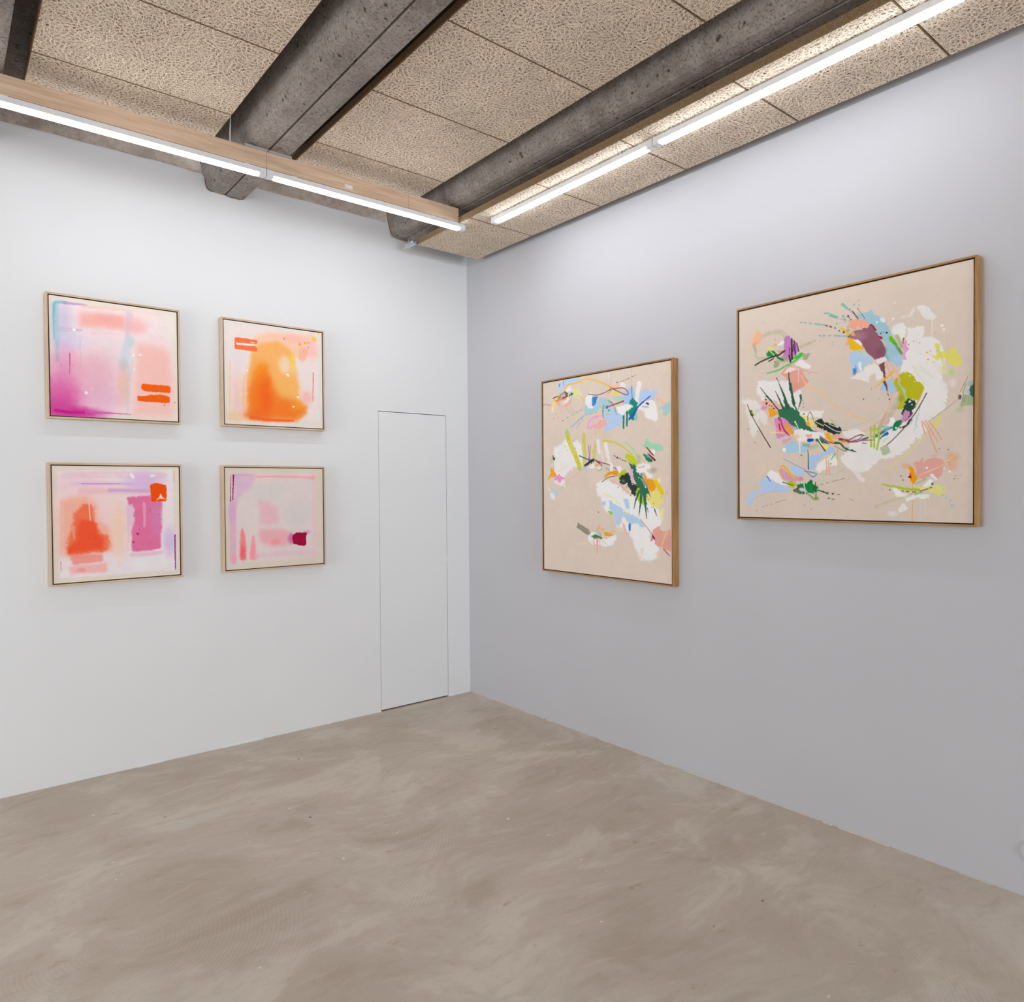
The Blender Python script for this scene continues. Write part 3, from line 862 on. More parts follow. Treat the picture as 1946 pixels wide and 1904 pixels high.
ART['e'] = [
('P','eae7e6',0.95,8.9,6.4,[101,418,139,410,206,378,335,396,369,461,402,550,277,552,189,605,203,666,137,655,99,629,93,500]),
('P','b7cdec',0.95,3.7,2.5,[195,-4,331,-2,317,15,253,37,202,46]),
('P','b7cdec',0.95,3.7,2.5,[154,15,195,10,179,68,135,53]),
('S','4a6fae',1,1.8,7.4,7.4,0,0,[158,23,152,37]),
('S','6f8db6',1,1.8,4.9,4.9,0,0,[189,-4,191,34]),
('S','f4bd52',1,1.8,9.1,7.9,0,0,[202,61,224,38,310,34,379,20,434,29,507,53,565,78,597,96]),
('P','e1dca0',0.8,8.5,2.4,[267,58,330,75,365,118,351,137,281,119]),
('S','b9b592',0.55,2.4,7.7,7.7,1,0,[266,118,244,156,280,199,336,204,371,168,351,127,309,108]),
('S','b9b592',0.5,2.4,12.1,6.0,1,0,[222,184,251,206,308,206]),
('P','e6e4e2',1,2.5,2.5,[205,61,253,42,270,76,216,80]),
('P','6f8464',1,2.5,2.5,[157,96,202,66,234,95,194,106]),
('P','98a01f',1,2.5,2.5,[127,116,172,78,188,86,153,119]),
('D','2f7d3a',[221,91,12.1,263,98,9.5,245,103,6.6,275,96,4.8,219,100,7.2]),
('P','f08b32',1,2.5,2.5,[108,119,179,111,216,108,223,119,119,131]),
('P','dc9cd2',1,2.5,2.5,[164,97,194,80,217,98,179,116]),
('S','3c3030',1,1.9,5.6,5.6,0,0,[93,106,119,100,142,98]),
('S','4d2c3a',1,1.8,6.1,6.1,0,0,[179,113,230,105]),
('P','f0e070',0.9,5.1,2.5,[85,135,123,126,104,178,81,188]),
('P','f5a48c',0.9,5.0,2.5,[127,139,160,125,156,167]),
('P','e8e4e2',1,2.5,2.5,[179,144,234,117,248,131,193,163]),
('P','e8b09a',0.9,6.2,2.5,[193,163,263,127,255,157,208,176]),
('S','4a4038',0.8,1.9,3.2,1.9,0,0,[-4,144,27,134,50,146,77,143]),
('S','efb29e',0.9,1.8,6.7,3.6,0,0,[201,146,148,222,106,311]),
('S','e6e2de',0.8,1.9,16.2,12.5,0,0,[90,171,87,192]),
('D','4a4248',[103,234,3.1,185,252,3.7,229,235,3.0,222,238,2.4,127,208,2.5]),
('P','a9c4ec',1,2.1,2.1,[720,120,757,106,777,162,738,213,702,218,671,169]),
('P','b3cbf0',1,2.1,2.1,[801,147,856,126,884,156,913,138,930,161,901,193,832,213,798,187]),
('P','a8d4c4',0.9,4.4,2.2,[603,148,678,152,684,175,628,184]),
('P','aaccd6',1,2.3,2.3,[513,144,577,160,612,191,538,203,486,215,371,248,378,178,446,185,486,165]),
('S','93bdc8',1,1.7,10.5,7.0,0,0,[364,241,257,301]),
('S','93b5c0',1,1.7,7.0,5.2,0,1,[371,251,336,278,304,312]),
('S','98b8bc',1,1.7,5.2,5.2,0,1,[364,201,265,225]),
('S','98b8bc',1,1.7,6.7,5.1,0,1,[486,222,419,235]),
('S','e8e6e4',1,1.5,32.8,25.6,0,0,[804,98,792,146,786,204]),
('P','eae8e8',1,2.3,2.3,[385,130,433,102,449,204,405,193,382,169]),
('P','2f86cf',1,2.3,2.3,[436,136,490,128,463,182,436,191]),
('P','b2cbef',1,2.2,2.2,[532,203,609,210,683,254,664,312,576,343,521,344,557,295,531,255]),
('S','8a9a8c',1,2.2,14.4,11.1,1,0,[533,193,525,230,531,262]),
('S','8fa08c',1,2.2,9.9,9.9,1,0,[571,169,609,196,633,252]),
('D','1f8a5a',[558,203,9.4,573,225,6.6,532,226,3.3]),
('P','cdd05c',0.9,2.2,2.2,[551,228,578,249,557,259]),
('P','f0eeee',1,2.2,2.2,[634,212,714,201,762,215,720,236,683,263,640,241]),
('S','a84a4a',1,1.7,7.2,9.4,0,0,[558,205,628,193,688,182]),
('P','f0b8a0',0.9,4.4,2.2,[613,84,660,76,675,101,628,110]),
('P','e8e2e0',0.9,4.3,2.2,[666,72,712,91,696,112,659,103]),
('P','f0a040',1,2.2,2.2,[584,85,611,95,597,110,558,137,574,112]),
('P','f2d84e',1,2.2,2.2,[587,128,653,121,673,137,603,140]),
('S','c4bea8',0.7,1.7,5.0,5.0,1,0,[519,121,539,85,584,76]),
('S','7a4a6a',1,1.7,4.6,5.2,0,0,[406,113,473,125,526,121,590,105,634,104,690,109,723,138,714,150,665,132,609,105]),
('S','4a423c',0.9,1.1,3.8,2.2,0,1,[622,71,684,67,781,47]),
('S','9aa49c',0.6,1.6,2.2,2.2,0,0,[590,2,589,72]),
('S','e2dcd4',1,1.6,12.0,12.0,0,0,[578,21,577,26]),
('P','17897a',1,2.1,2.1,[731,203,738,181,753,170,777,192,793,204,779,248,767,297,749,293,726,271,723,243,765,215]),
('S','2e6f6a',1,1.6,4.2,4.2,0,0,[749,105,751,173]),
('S','8a9a94',0.6,1.6,2.1,2.1,0,0,[748,9,749,105]),
('S','17857a',1,1.6,14.9,12.7,0,0,[687,268,687,335]),
('S','17857a',1,1.6,14.8,11.6,0,0,[714,247,712,324]),
('P','94c4c4',1,2.1,2.1,[767,275,791,258,791,295,767,299]),
('P','ebe9e8',1,2.1,2.1,[797,212,890,192,923,217,935,297,917,317,844,290,838,251,791,240]),
('P','0f5fae',1,2.1,2.1,[741,279,780,242,797,218,779,262,759,281]),
('S','1560b8',1,1.5,6.5,12.0,0,0,[881,175,803,219,756,264,728,289]),
('P','6a2f48',1,2.0,2.0,[847,212,861,209,877,218,864,225]),
('S','9ab0d0',0.7,1.5,11.2,7.1,0,0,[827,226,867,234]),
('S','f0b8a0',0.9,1.5,9.9,7.9,0,0,[924,195,957,207,990,250]),
('P','a4cdd0',1,2.0,2.0,[923,239,968,243,990,224,1018,222,1015,278,973,284,968,256]),
('P','9fd2b2',0.8,2.0,2.0,[967,270,1006,282,989,289,967,285]),
('S','eaa8d0',1,1.7,11.2,19.0,0,0,[512,253,445,257,405,293,412,317,465,302]),
('P','f2b0a8',1,2.3,2.3,[492,275,551,275,560,304,511,329,458,326]),
('S','f0b45a',1,1.7,5.1,4.5,0,0,[465,302,465,379]),
('S','e6c0a8',0.7,1.7,3.3,2.8,0,0,[511,329,445,358,390,394]),
('S','ccc72c',1,2.4,35.0,37.4,0.6,0,[221,329,242,390,292,470]),
('S','ccc72c',1,2.4,36.7,33.1,0.5,0,[302,488,333,553]),
('S','a8c8b4',0.9,1.8,20.5,20.5,0,0,[221,319,224,329]),
('S','c9c63a',0.95,2.3,29.1,31.4,1,0,[366,353,368,439]),
('S','c9c63a',0.95,2.3,32.5,32.5,0.8,0,[372,461,372,542]),
('S','e9e6e4',0.85,4.5,25.9,22.5,0,0,[484,399,494,467]),
('S','e9e6e4',0.85,4.4,29.9,27.7,0,0,[546,417,574,532]),
('S','ece9e8',1,1.6,18.6,16.4,0,0,[590,537,593,593]),
('S','eadfd8',0.5,6.7,27.9,22.3,0,0,[517,463,529,516]),
('S','b97aa8',1,1.7,6.9,5.2,0,0,[407,419,413,478,403,511]),
('S','b97aa8',1,1.7,5.2,4.6,0,0,[424,425,413,521]),
('S','c9d02a',1,1.7,10.2,8.0,0,0,[444,450,447,498]),
('S','c8b820',1,1.7,7.9,5.1,0,0,[462,407,457,499]),
('S','f0c870',1,1.7,3.4,3.4,0,0,[465,379,463,417]),
('S','2a5fae',1,1.8,7.0,7.6,0,0,[330,479,382,497,437,513]),
('S','33303c',1,1.7,18.6,16.2,0,0,[378,541,413,521,447,508]),
('S','5a2a3a',1,1.7,17.4,11.6,0,0,[381,540,403,531]),
('S','c03848',1,1.7,9.1,10.2,0,0,[463,510,516,542]),
('S','7a5268',1,1.7,5.7,5.1,0,0,[450,507,510,525,574,541,631,566]),
('P','b0cdea',1,2.4,2.4,[347,559,396,538,396,560,361,571]),
('S','e8c0a8',0.7,1.7,4.5,2.8,0,0,[523,511,568,510]),
('D','2f7a50',[430,527,5.7,450,515,6.8]),
('P','f0ecea',0.9,2.3,2.3,[402,555,443,522,463,552,430,561]),
('D','3c3a40',[275,386,3.6,224,387,3.0,292,430,3.6,202,413,2.4,224,439,2.4,232,370,2.4,471,458,1.7,480,471,1.7]),
('P','4a4a38',0.95,3.8,2.6,[89,464,114,488,104,503,91,495]),
('G','c0c890',0.7,76,495,15,21),
('S','c8b070',1,1.9,4.4,4.4,0,0,[94,500,94,567]),
('S','f4c878',0.8,1.9,4.9,3.1,0,0,[137,572,226,533]),
('S','cfc842',1,1.7,11.1,7.2,0,0,[527,399,588,407,663,432,757,491]),
('S','a4d79a',1,1.6,7.9,6.4,0,0,[697,414,737,441,793,496]),
('S','b7d8a0',0.8,1.6,7.3,5.2,0,0,[742,464,825,520]),
('P','b0bc94',0.7,5.2,2.1,[772,488,819,499,801,548]),
('P','c0d02a',1,2.1,2.1,[694,499,712,480,754,496,798,543,766,552,724,527]),
('S','3a3a3a',1,1.6,4.4,4.4,0,1,[603,483,638,501,712,528]),
('D','3a3a3a',[637,502,5.9]),
('P','3f6a58',1,2.1,2.1,[721,529,760,551,774,602,745,574]),
('P','9fd4b4',1,2.0,2.0,[857,400,878,430,968,448,970,477,922,478,900,458,854,461,830,446,837,433]),
('P','eceae8',1,2.0,2.0,[888,462,925,481,899,500]),
('P','1f7a58',1,2.1,2.1,[828,490,860,496,902,529,882,541,848,523]),
('G','8fb0b4',0.9,865,497,14,13),
('S','9a4048',1,1.5,8.1,7.1,0,0,[854,454,902,500]),
('S','7a2a34',1,1.5,8.1,12.1,0,0,[871,492,911,526]),
('P','f0eeee',0.92,9.2,6.9,[469,647,535,624,599,639,753,719,870,741,948,806,953,876,897,918,869,942,933,1000,922,1063,856,1085,804,1067,775,1010,739,961,709,917,635,896,598,832,521,795,508,733,472,710]),
('P','e0d6cc',0.7,5.2,2.1,[804,1013,834,1006,828,1056,810,1044]),
('P','f6a51e',1,2.6,2.6,[62,549,89,548,115,582,124,600,73,602,38,625,47,603,65,580]),
('P','ee94c6',1,2.6,5.1,[88,599,145,592,171,608,198,606,182,621,148,635,122,618]),
('D','b02038',[109,620,5.0]),
('S','c9bfae',0.8,1.7,4.7,3.5,0,0,[361,562,247,619,151,679]),
('S','e6c8ae',0.7,1.7,4.1,2.9,0,0,[361,582,290,615,189,654]),
('P','b4d4e4',1,2.6,2.6,[76,679,140,684,129,721,98,710]),
('P','ebe9e8',0.9,5.2,2.6,[56,699,102,710,113,747,67,743]),
('S','e6e0da',0.5,5.1,19.0,12.7,0,0,[45,679,68,694]),
('P','f0a030',1,2.3,2.3,[457,532,491,537,470,550]),
('P','eceaea',1,2.3,2.3,[473,541,511,557,493,574]),
('S','b0b4a0',0.9,1.7,9.0,7.8,0,0,[506,537,515,564,483,571]),
('P','a8a898',0.55,3.4,4.5,[542,553,631,565,628,580,548,575]),
('P','eeecec',1,2.2,2.2,[582,540,607,543,600,584,579,573]),
('P','efeeee',1,2.2,2.2,[625,551,663,552,685,599,650,595]),
('S','f79a1a',1,1.7,8.9,26.6,0,0,[538,607,574,591,634,588]),
('S','f6a93a',1,1.7,5.5,5.5,0,0,[545,615,574,601]),
('S','5a5048',0.9,1.7,5.0,3.9,0,0,[515,640,567,615,634,606]),
('S','eca898',1,1.6,5.5,6.6,0,0,[574,627,662,663,736,713]),
('P','e9dc7e',0.95,5.1,2.0,[864,687,954,692,966,749,932,791,881,772,853,732]),
('P','ece3a0',0.8,6.0,2.0,[943,806,976,784,967,849,948,854]),
('P','efe6b8',0.8,6.0,2.0,[899,630,949,626,954,652,915,652]),
('S','ecc924',1,1.5,27.8,30.8,0,0,[918,645,961,701]),
('P','f99e1a',1,2.0,2.0,[847,629,893,629,917,661,910,693,881,697,859,669]),
('P','b6c420',1,2.2,2.2,[675,571,707,570,699,603,668,622,637,617,650,598]),
('P','b5cc18',1,2.1,2.1,[777,678,806,682,844,754,835,775,788,743,771,705]),
('P','2d3a34',1,2.2,5.4,[651,636,681,598,724,586,743,627,753,655,806,669,778,687,780,713,747,717,732,673,699,655,656,652]),
('P','8aa890',0.6,4.3,2.2,[668,635,693,626,693,645]),
('P','d6b4d0',1,2.1,2.1,[730,563,761,577,774,619,747,657,734,618]),
('P','e8d8cc',0.8,2.1,2.1,[754,604,777,628,812,660,771,641]),
('P','2f6f54',1,2.1,3.2,[757,536,778,560,777,587,824,610,856,647,871,701,841,719,812,706,789,670,758,614]),
('S','2f6f54',1,1.5,17.5,3.6,0,0,[800,696,776,746,761,796]),
('S','2f6f54',1,1.5,22.6,3.1,0,0,[818,705,809,764,797,834]),
('S','2f6f54',1,1.5,24.5,3.6,0,0,[838,705,844,772,853,848]),
('S','2f6f54',1,1.5,11.1,2.5,0,0,[859,683,882,729]),
('S','2f5a4c',1,1.5,5.1,4.6,0,1,[850,745,864,814]),
('S','2f5a4c',1,1.5,8.0,3.0,0,0,[909,793,926,833]),
('D','2f4a40',[857,723,3.5,865,741,3.0,853,732,2.5,904,763,2.5,898,783,2.5,887,783,2.0]),
('P','9aa088',0.9,3.1,2.1,[807,619,842,624,862,669,841,674]),
('S','4f8fb8',1,1.5,12.3,9.3,0,0,[804,583,825,607]),
('S','ee9a2c',1,1.5,11.2,15.3,0,0,[830,581,859,653]),
('P','f0efef',1,2.1,3.1,[776,557,825,538,871,548,889,563,856,582,902,616,865,627,835,587,786,598]),
('D','a02838',[832,558,4.6]),
('S','e6a088',1,1.5,4.1,4.1,0,0,[795,563,833,560]),
('S','e8a8b0',1,1.5,4.6,4.6,0,0,[859,584,879,598]),
('G','b0a880',0.8,902,581,23,15),
('P','b4d0ea',1,3.3,4.5,[570,747,598,757,667,793,716,820,794,845,837,898,811,901,782,873,710,875,679,830,654,889,629,890,598,832,576,799]),
('P','b4cdea',1,2.2,2.2,[679,741,717,736,731,792,704,799]),
('P','b4cdea',1,2.3,2.3,[509,762,542,745,548,771,521,782]),
('P','c8dca8',0.6,6.5,2.2,[679,811,710,806,716,829,691,834]),
('S','1b7cd0',1,4.2,15.8,13.7,0,0,[729,884,729,914]),
('P','9cc02a',1,2.2,2.2,[565,808,588,813,599,832,582,833]),
('S','c2d2a0',0.8,2.8,11.1,7.8,1,0,[553,833,607,881]),
('S','ece4b0',0.9,2.8,12.3,8.9,0,0,[528,710,599,733,655,772]),
('S','e8b0a0',1,1.6,4.9,5.4,0,0,[648,840,673,876,709,944]),
('S','e8b0a0',0.9,1.6,12.8,8.5,0,0,[684,885,703,931]),
('S','dc7c84',1,1.5,4.1,4.6,0,0,[805,850,852,893,897,938]),
('P','dfa294',1,2.0,3.0,[897,909,945,880,949,907,1021,904,1023,1015,980,1007,914,986,896,940]),
('P','d85a88',1,2.0,2.0,[879,972,897,934,911,955,897,959]),
('S','5a1a40',1,1.5,7.0,6.0,0,0,[893,937,909,956]),
('S','ecc89c',0.9,1.5,9.7,6.8,0.5,0,[997,905,964,972,936,1064]),
('S','cf6a7a',1,1.5,8.8,7.9,0,0,[969,1007,1008,1040]),
('D','33343a',[642,672,3.2,708,671,3.2,738,719,2.6,485,818,3.4,566,810,2.8,994,703,2.4,957,729,2.0]),
('D','f6f4f2',[711,652,4.2,750,657,3.1,798,619,4.6,847,673,4.6,887,627,3.0]),
('P','8a8672',0.8,2.4,2.4,[313,884,413,929,423,953,392,958,297,914]),
('S','6a6658',0.8,1.8,3.0,3.0,0,0,[313,893,399,939]),
('S','6a6658',0.8,1.8,3.0,3.0,0,0,[306,906,392,949]),
('P','ecebea',0.95,3.5,4.7,[426,938,500,935,519,982,622,948,634,971,590,1015,506,1014,426,1011,397,988]),
('P','3f8458',1,2.3,2.3,[421,965,453,951,513,963,516,976,453,977]),
('G','a8ccb0',0.9,487,940,26,12),
('P','eeb09c',1,2.3,2.3,[464,924,492,890,510,915,493,931]),
('P','ccc42a',1,2.3,2.3,[508,921,525,912,532,930]),
('P','f79f22',1,2.3,2.3,[530,934,565,938,607,947,597,955,539,958]),
('S','f4b060',0.9,1.7,7.7,5.5,0,0,[565,938,629,922]),
('D','e8a020',[500,952,7.3]),
('S','e8a49c',1,1.7,8.0,6.3,0,0,[446,976,449,1039]),
('S','e8a49c',1,1.7,18.1,4.0,0,0,[475,979,472,1069]),
('S','e8a49c',0.8,1.7,9.0,5.6,0,0,[496,973,496,1036]),
('S','e8d4a8',0.6,3.6,13.1,8.3,0,0,[301,1018,440,996]),
('S','8a9a8c',0.7,1.7,3.4,2.2,0,0,[513,982,552,1006]),
('D','585a60',[506,966,6.7]),
('G','e6d8c4',0.6,648,919,31,9)]
ART['f'] = [
('P','e6e3e1',1,1.8,2.4,[709,214,718,194,758,191,765,223,759,261,747,259,730,238,712,229]),
('P','e6e3e1',1,2.9,2.9,[768,217,803,215,835,227,828,266,858,263,893,292,909,361,896,417,905,485,742,467,744,398,751,338,765,280]),
('P','e2dfdc',1,1.7,1.1,[802,138,825,136,845,144,866,180,880,192,866,201,834,192,819,165]),
('S','e4ded9',0.9,1.8,8.8,13.5,1,0,[747,171,781,167,795,141]),
('S','ece4de',0.9,0.8,2.5,2.2,0,0,[861,197,861,281]),
('D','f0ece8',[897,228,5.0,903,245,4.1,721,104,3.0,714,169,4.2]),
('S','e2d4c8',0.8,0.8,2.5,1.4,0,0,[903,245,906,318]),
('P','e6e3e1',0.97,3.0,3.6,[795,438,917,452,914,533,894,567,858,588,847,621,819,659,767,702,713,738,667,736,645,764,607,792,568,788,548,771,542,744,538,665,613,656,694,629,749,589,778,535]),
('P','e2dcd6',0.9,2.6,1.3,[548,609,574,610,596,629,548,634]),
('S','e4dedb',0.95,2.0,13.3,19.3,0,0,[528,764,552,781,592,825]),
('P','e6e3e1',0.97,3.1,3.1,[99,346,265,367,291,426,321,408,318,443,310,509,427,516,411,548,357,539,310,526,276,498,176,442,119,437,95,408]),
('P','e4dfda',0.85,4.0,5.6,[7,429,66,427,111,454,152,520,153,565,103,527,99,596,66,617,45,522,35,458]),
('P','e4e0dd',0.9,2.7,1.3,[504,609,571,611,603,629,603,655,511,638]),
('P','e5e1de',1,2.6,2.6,[567,676,603,662,603,796,551,786,496,740,497,723]),
('S','ecc48c',0.9,1.4,6.1,4.3,0,0,[332,394,393,430,436,459,484,507,600,574]),
('S','b7b894',0.75,3.0,19.3,20.7,0.6,0,[121,141,168,131,213,135,243,158]),
('S','a8ae88',0.85,2.3,16.5,12.8,0.5,0,[81,177,90,208]),
('S','b4b694',0.65,3.0,13.5,12.7,0.5,0,[88,220,97,239,146,243]),
('S','b9ae8e',0.65,2.8,20.8,12.5,1,0,[312,222,351,213,382,203]),
('P','f0b48e',0.95,2.3,2.3,[68,169,82,116,102,108,128,138,117,162,98,176]),
('S','efc48c',0.9,1.1,6.7,3.7,0,0,[94,104,62,166,27,212]),
('P','f0a080',0.8,3.0,1.5,[65,167,102,162,90,180]),
('G','94a078',0.8,243,264,48,12),
('P','ba7fb8',1,1.8,2.1,[233,164,257,157,287,186,312,237,297,250,265,261,218,254,239,229,231,201]),
('S','4a2a48',1,1.1,7.7,9.1,0,0,[272,177,274,269]),
('S','4a2a48',1,1.4,7.0,7.7,0.5,0,[285,189,290,252]),
('S','4a2a48',1,1.4,5.6,4.9,0.5,0,[297,201,307,238]),
('S','4a2a48',1,1.1,4.2,3.5,0,0,[281,202,279,235]),
('S','3a2a30',1,1.1,9.2,7.8,0,0,[260,252,267,280]),
('S','b8335c',1,1.1,6.4,4.2,0,0,[261,216,265,250]),
('S','c890c4',0.7,1.1,7.1,5.7,0,0,[232,252,254,252]),
('P','e9e6ea',1,1.4,1.4,[201,193,228,173,238,185,220,196]),
('P','f0b428',1,1.5,1.5,[180,187,194,185,199,194,185,197]),
('P','a8cce0',1,1.4,1.4,[192,203,225,202,221,213]),
('P','e4dc7c',1,1.5,1.5,[149,194,164,193,185,211,156,214]),
('P','e89878',1,1.4,1.4,[193,216,233,221,213,233]),
('P','1d8a48',1,1.5,1.5,[143,226,156,214,180,213,202,237,183,246,152,238]),
('S','d8dc7a',1,1.1,3.7,3.7,0,0,[164,216,187,239]),
('S','1d7a4a',1,1.1,9.4,8.7,0,0,[202,251,229,266]),
('S','454038',1,1.1,7.5,9.8,0,0,[88,270,129,254,175,244,205,241,237,225]),
('S','454038',1,1.1,6.6,5.1,0,0,[158,262,183,252]),
('P','a0a47c',0.9,1.4,1.4,[328,256,362,253,344,284,326,277]),
('P','9aa67a',0.9,1.5,1.5,[185,262,214,274,205,294,181,297]),
('S','5cc05c',1,1.1,5.9,9.6,0,0,[146,317,198,311,243,295,279,283,306,268]),
('P','4ab84e',1,1.4,1.4,[275,264,319,244,338,251,315,269,286,271]),
('D','e8f0e4',[331,248,2.1,328,256,1.7,308,253,1.4]),
('P','dfa092',1,1.8,2.2,[216,330,265,290,294,319,319,326,336,351,355,384,333,395,315,413,268,407,256,362]),
('P','ead9d6',1,1.4,1.4,[226,328,265,301,299,317,272,324]),
('P','eae4e4',1,1.4,1.4,[285,295,319,275,343,299,367,312,358,328,329,318,301,303]),
('S','e0a898',1,1.1,4.2,4.2,0,0,[276,293,333,328,393,349]),
('S','f0e4dc',1,1.0,2.4,2.4,0,0,[305,320,305,410]),
('S','ecbc7c',0.9,1.4,9.0,5.5,0.6,0,[319,349,343,396,382,419]),
('S','34584a',1,1.1,5.0,9.2,0,0,[257,328,261,369,264,407]),
('S','3c5a50',1,1.1,2.5,3.2,0,0,[201,351,220,400]),
('D','3c3438',[198,347,3.3]),
('S','7fb4b0',1,1.0,5.9,6.2,0,1,[315,109,361,122,431,143]),
('S','7a4a58',1,1.0,6.0,6.6,0,1,[433,145,474,163]),
('S','84b8b8',1,1.0,6.4,6.7,0,1,[402,184,470,196,527,207]),
('S','7cb8b0',1,1.0,7.3,6.0,0,0,[427,91,447,95]),
('S','78b4aa',1,1.0,11.2,11.8,0,0,[454,102,481,118]),
('S','78b8ae',1,1.0,12.9,8.4,0,0,[506,67,527,89]),
('S','88bcbc',1,1.0,5.7,4.5,0,0,[528,92,551,114]),
('D','7cb8b4',[509,119,5.5,515,133,6.4,501,130,3.2,556,79,4.1,480,146,3.3,573,98,2.5,535,143,3.2,525,184,5.1,533,182,5.7]),
('D','5e3a44',[531,123,4.5,536,132,2.5,543,140,2.9,554,116,4.1,563,129,3.2,538,94,2.9,511,188,4.8,492,178,2.9,577,64,1.9,570,67,1.3,577,85,1.6]),
('S','a0a8a0',0.8,1.0,1.7,1.3,0,0,[440,105,538,148]),
('S','98b0b0',0.8,1.0,2.0,1.3,0,0,[480,146,544,145]),
('D','8a8078',[190,165,2.2,405,209,1.7,466,225,2.0,463,235,1.6,370,372,1.7,357,346,1.7,129,77,1.5]),
('S','eab81c',1,1.0,5.2,11.6,0,0,[498,168,519,184,531,198]),
('P','e8a898',0.95,1.3,1.3,[520,241,535,218,544,245,525,246]),
('P','9dc2cc',1,1.3,1.9,[567,122,595,124,629,112,638,133,662,156,683,178,701,206,709,241,730,275,751,314,747,362,730,363,707,344,683,319,683,267,650,225,626,177,598,153,572,139]),
('G','a8c4e4',0.9,730,338,20,27),
('S','82b0c0',0.7,3.0,12.0,6.0,0,0,[689,314,698,340]),
('D','e2e2e2',[673,164,9.1,650,171,4.9,677,170,7.2]),
('P','8f5c6c',1,1.3,1.3,[523,212,554,192,586,188,620,173,647,209,668,252,683,282,687,307,680,322,644,326,617,300,595,262,589,246,561,227]),
('G','a87c8c',0.8,573,215,34,22),
('G','7c4854',0.6,665,295,21,22),
('P','eea58c',1,1.3,1.6,[521,172,542,143,567,142,595,151,611,162,621,176,609,191,595,171,590,193,570,173,564,188,548,177]),
('P','dfa45c',1,1.3,1.3,[535,200,558,192,565,214,548,210]),
('S','7a5060',1,1.0,3.8,5.1,0,0,[548,103,573,142]),
('S','7a5060',1,0.9,1.9,2.5,0,0,[570,97,601,147]),
('P','a8203c',1,1.2,1.2,[623,176,638,182,652,204,641,202]),
('P','b01c3c',1,1.2,1.2,[653,226,672,235,670,250]),
('S','2a2026',1,0.9,3.7,3.1,0,0,[621,177,632,176]),
('D','24242a',[689,220,3.9,665,221,2.7,671,215,1.5,677,218,1.8]),
('P','e6e4ea',1,1.3,1.3,[548,226,576,229,594,259,573,256]),
('P','eab81c',1,1.3,2.6,[527,218,548,220,564,238,602,270,589,281,567,270,597,308,580,295,539,260]),
('S','e8b030',1,0.9,8.2,5.0,0,0,[580,282,608,338]),
('P','b0cbe8',1,2.6,3.2,[535,285,567,274,589,293,635,315,629,336,595,341,586,361,558,370,545,340]),
('P','b4d0c4',0.9,2.5,1.2,[589,280,608,286,620,313,598,307]),
('G','2f7fc4',0.95,559,358,8,19),
('S','e8e8ea',1,0.9,13.8,9.4,0,0,[580,332,583,358]),
('S','e8e8ea',1,1.0,4.4,4.4,0,0,[554,338,558,348]),
('P','e5e0dd',1,1.9,2.5,[589,367,611,340,647,342,671,370,680,402,650,418,645,382,623,389,617,422,586,399,535,391,548,382]),
('P','e3dddd',1,1.2,1.2,[644,326,683,317,693,330,683,341,653,343]),
('P','a6c8dc',1,1.2,1.2,[668,440,707,405,718,422,733,463,662,455]),
('P','7c4a56',1,1.2,1.2,[657,347,680,338,682,365,684,390,681,412,674,382]),
('S','7c4a56',1,0.9,6.6,10.3,0,0,[679,395,683,408,681,424]),
('S','7c4a56',1,0.9,6.0,10.3,0,0,[683,420,692,455]),
('P','b9b41c',1,1.5,2.4,[717,420,742,397,770,393,795,410,807,435,821,461,823,476,719,464]),
('S','e6ac96',1,0.9,6.0,4.8,0,0,[686,338,704,392,726,445]),
('S','e8b09a',0.85,0.9,6.6,9.6,0,0,[695,339,730,393,743,441]),
('S','f0a42c',1,0.9,2.5,4.9,0,0,[641,440,680,417,713,381]),
('S','f2b444',1,0.9,15.1,9.1,1,0,[676,418,715,386]),
('P','66b81c',1,1.2,1.2,[696,239,709,237,728,265,736,291,718,270,703,259]),
('S','5a9a50',1,1.5,8.9,12.5,0.5,0,[718,267,749,315]),
('S','9fb07c',0.8,1.8,13.6,14.8,0.5,0,[730,241,748,288]),
('S','b02838',1,0.9,5.8,2.9,0,0,[756,255,753,276]),
('P','e79cc8',1,1.2,1.2,[752,275,770,263,768,284,778,303,759,321,769,341,752,342,756,309]),
('D','3c5a4c',[775,284,2.3,815,283,1.4]),
('P','dfd668',0.95,2.2,2.8,[870,295,888,300,885,323,901,330,942,320,953,354,968,390,940,396,922,375,901,355,880,358,857,343,877,339]),
('S','d8d27c',0.8,1.7,13.9,7.2,0.6,0,[877,301,896,359,906,397]),
('G','b8d080',0.9,930,417,10,13),
('G','e2dca0',0.7,901,401,16,20),
('S','d8dca8',0.6,0.8,7.2,3.3,0,0,[896,400,930,428]),
('D','e4b23a',[843,325,3.7,856,322,3.1,857,336,2.2,847,354,3.9,867,368,2.5,843,368,2.0]),
('S','cbd8b0',1,0.9,2.0,2.0,0,0,[787,370,869,428]),
('S','cbd8b0',1,0.9,2.0,2.0,0,0,[795,381,837,454]),
('S','cbd8b0',1,0.9,2.0,2.0,0,0,[815,374,858,413]),
('D','9a9288',[782,192,1.7,874,253,1.7,792,274,2.0,819,328,1.4,893,301,1.7,891,74,1.4,882,104,1.4,880,324,1.7,902,394,1.7]),
('D','ecebe0',[795,436,3.5,779,410,3.2]),
('G','e2d8d0',0.9,935,457,13,17),
('P','dd9c8c',1,1.8,2.2,[265,374,332,382,306,407,287,428,260,401]),
('P','eeb0a0',0.95,2.3,2.3,[117,438,160,444,215,468,222,486,191,495,152,476,123,459]),
('G','c890c0',0.9,132,478,18,11),
('P','f6a318',1,1.5,1.5,[157,477,183,494,208,507,199,517,164,525,156,502]),
('S','eaa0a8',1,1.1,9.8,8.3,0,0,[176,473,199,502]),
